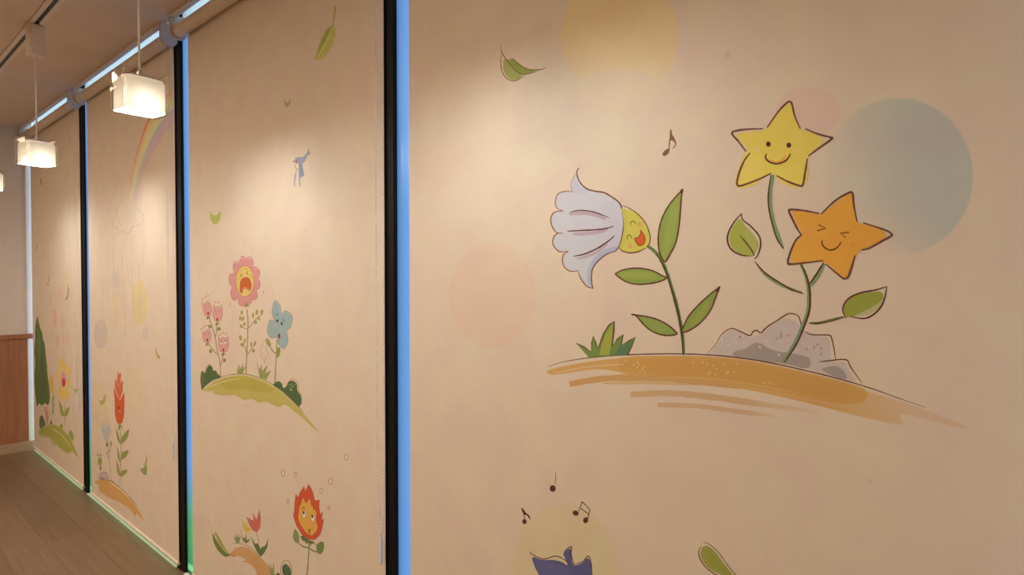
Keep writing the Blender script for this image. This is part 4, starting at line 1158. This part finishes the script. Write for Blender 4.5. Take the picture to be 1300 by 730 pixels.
make_blind('A', 'printed roller blind with a tall green tree and yellow flower, next to the far wall', art_a(), chain_of(92.5, 99, 500, 520))
make_blind('B', 'printed roller blind with a faded rainbow, rain cloud and red tulip-shaped flower', art_b(), chain_of(213.5, 222, 560, 582))
make_blind('C', 'printed roller blind with a crying pink flower on a green hill and a flame-haired flower', art_c(), chain_of(477.5, 486.5, 678, 716))
xd = XE['D'][1]
make_blind('D', 'wide near roller blind printed with two smiling star flowers and a pale bell flower', art_d(), (xd - 0.09, xd - 0.05, 0.68, 0.58))

# ------------------------------------------------------------------ ceiling track and pendants
TR_Y = -0.481
t = thing('ceiling_track', 'long pale lighting track with a dark slot running along the ceiling', 'lighting track', ((X_LEFT + X_RIGHT) / 2, TR_Y, CEIL_Z))
bm = bmesh.new()
hx = (X_RIGHT - X_LEFT) / 2 - 0.06
box(bm, -hx, hx, -0.030, -0.009, -0.006, -0.0005, 0.001)
box(bm, -hx, hx, 0.009, 0.030, -0.006, -0.0005, 0.001)
obj('flange', bm, M_TRACK, t)
obj('slot', B(-hx, hx, -0.009, 0.009, -0.0025, -0.0005), M_SLOT, t)

LX, LY, LH = 0.058, 0.074, 0.136            # half width, half length, height of the lamp glass

def glass_bm():
    bm = bmesh.new()
    def ring(s, z, r):
        return [(x, y, z) for x, y in round_rect(LX + s, LY + s, r)]
    rings = [ring(-0.004, 0.000, 0.014), ring(0.0, 0.004, 0.016), ring(0.0, LH - 0.006, 0.016), ring(-0.003, LH, 0.014), ring(-0.0055, LH, 0.012), ring(-0.007, LH - 0.005, 0.011), ring(-0.007, 0.004, 0.011), ring(-0.005, 0.0, 0.012)]
    loft(bm, rings + [rings[0]])
    return bm

def diffuser_bm():
    bm = bmesh.new()
    def ring(s, z, r):
        return [(x, y, z) for x, y in round_rect(LX - 0.0085 + s, LY - 0.0085 + s, r)]
    loft(bm, [ring(0, 0.006, 0.016), ring(0, LH - 0.034, 0.016), ring(-0.004, LH - 0.022, 0.018), ring(-0.014, LH - 0.018, 0.018)], close_end=True)
    return bm

def make_pendant(x, zb, rot, label):
    t = thing('pendant_lamp', label, 'pendant lamp', (x, TR_Y, zb), 'glass pendant lamps on the ceiling track')
    t.rotation_euler = (0, 0, rot)
    top = CEIL_Z - 0.0065 - zb
    ad = bmesh.new()
    def ring(s, z):
        return [(px, py, z) for px, py in round_rect(0.029 + s, 0.034 + s, 0.014)]
    loft(ad, [ring(-0.003, top), ring(0, top - 0.004), ring(0, top - 0.150), ring(-0.003, top - 0.154)], True, True)
    obj('track_adapter', ad, M_TRACK, t)
    obj('cord', tube(bmesh.new(), [(0, 0, top - 0.152), (0, 0, LH - 0.02)], 0.0036, 10), M_WHITE, t, smooth=True)
    g = obj('glass_shade', glass_bm(), M_GLASS, t, smooth=True, label='clear glass outer shade')
    obj('diffuser', diffuser_bm(), M_DIFF, t, smooth=True, label='frosted white inner shade, glowing')
    cap = B(-0.03, 0.03, -0.038, 0.038, LH - 0.0185, LH - 0.012, 0.002)
    tube(cap, [(0, 0, LH - 0.014), (0, 0, LH + 0.004)], 0.008, 12)
    obj('top_plate', cap, M_METAL, t)
    bz = 0.019
    bulb = lathe(bmesh.new(), [(0.0, bz - 0.0185), (0.012, bz - 0.0165), (0.019, bz - 0.011), (0.022, bz), (0.019, bz + 0.011), (0.013, bz + 0.02), (0.010, bz + 0.03)], 16)
    for v in bulb.verts:
        v.co.y *= 1.9
    obj('bulb', bulb, M_BULB, t, smooth=True, label='glowing warm bulb')
    so = lathe(bmesh.new(), [(0.0, bz + 0.029), (0.011, bz + 0.030), (0.012, LH - 0.0185), (0.0, LH - 0.018)], 16)
    obj('socket', so, M_WHITE, t)
    return t

ZB = 2.038
make_pendant(-5.27, ZB, 0.2, 'farthest lit glass pendant lamp, cut by the left edge of the photo')
make_pendant(-3.905, ZB, 0.29, 'lit glass pendant lamp hanging in front of the far blind with the tree')
make_pendant(-2.395, ZB, 0.13, 'lit glass pendant lamp hanging in front of the rainbow blind')
make_pendant(-1.04, ZB + 0.025, -0.1, 'lit glass pendant lamp hanging in front of the blind with the star flowers')

# unseen square light panels, added as soft fill light for the blinds
for yy in (-1.85, -3.7):
    for xx in PANEL_X:
        t = thing('added_fill_light', 'added square ceiling fill panel over the %s of the room, %s' % ('middle' if yy > -2 else 'back',
                  ('nearest the left wall', 'second from the left wall', 'farthest from the left wall')[PANEL_X.index(xx)]),
                  'ceiling light', (xx, yy, CEIL_Z), 'added ceiling fill panels')
        bm = bmesh.new()
        for a in ((-0.32, 0.32, -0.32, -0.30), (-0.32, 0.32, 0.30, 0.32), (-0.32, -0.30, -0.30, 0.30), (0.30, 0.32, -0.30, 0.30)):
            box(bm, a[0], a[1], a[2], a[3], -0.012, -0.001, 0.001)
        obj('frame', bm, M_WHITE, t)
        obj('lens', B(-0.30, 0.30, -0.30, 0.30, -0.006, -0.001), M_FILL, t, label='glowing face of the added fill panel')

# ------------------------------------------------------------------ world and colour management
wd = bpy.data.worlds.new('daylight')
SC.world = wd
wd.use_nodes = True
bgn = wd.node_tree.nodes['Background']
bgn.inputs['Color'].default_value = (0.92, 0.96, 1.0, 1)
bgn.inputs['Strength'].default_value = 3.0
SC.view_settings.view_transform = 'Standard'
SC.view_settings.look = 'None'
SC.view_settings.gamma = 1.0
SC.view_settings.exposure = 0.0
SC.view_settings.use_curve_mapping = False
SC.cycles.use_denoising = True
SC.cycles.max_bounces = 12
SC.cycles.transparent_max_bounces = 48
SC.cycles.sample_clamp_indirect = 6.0
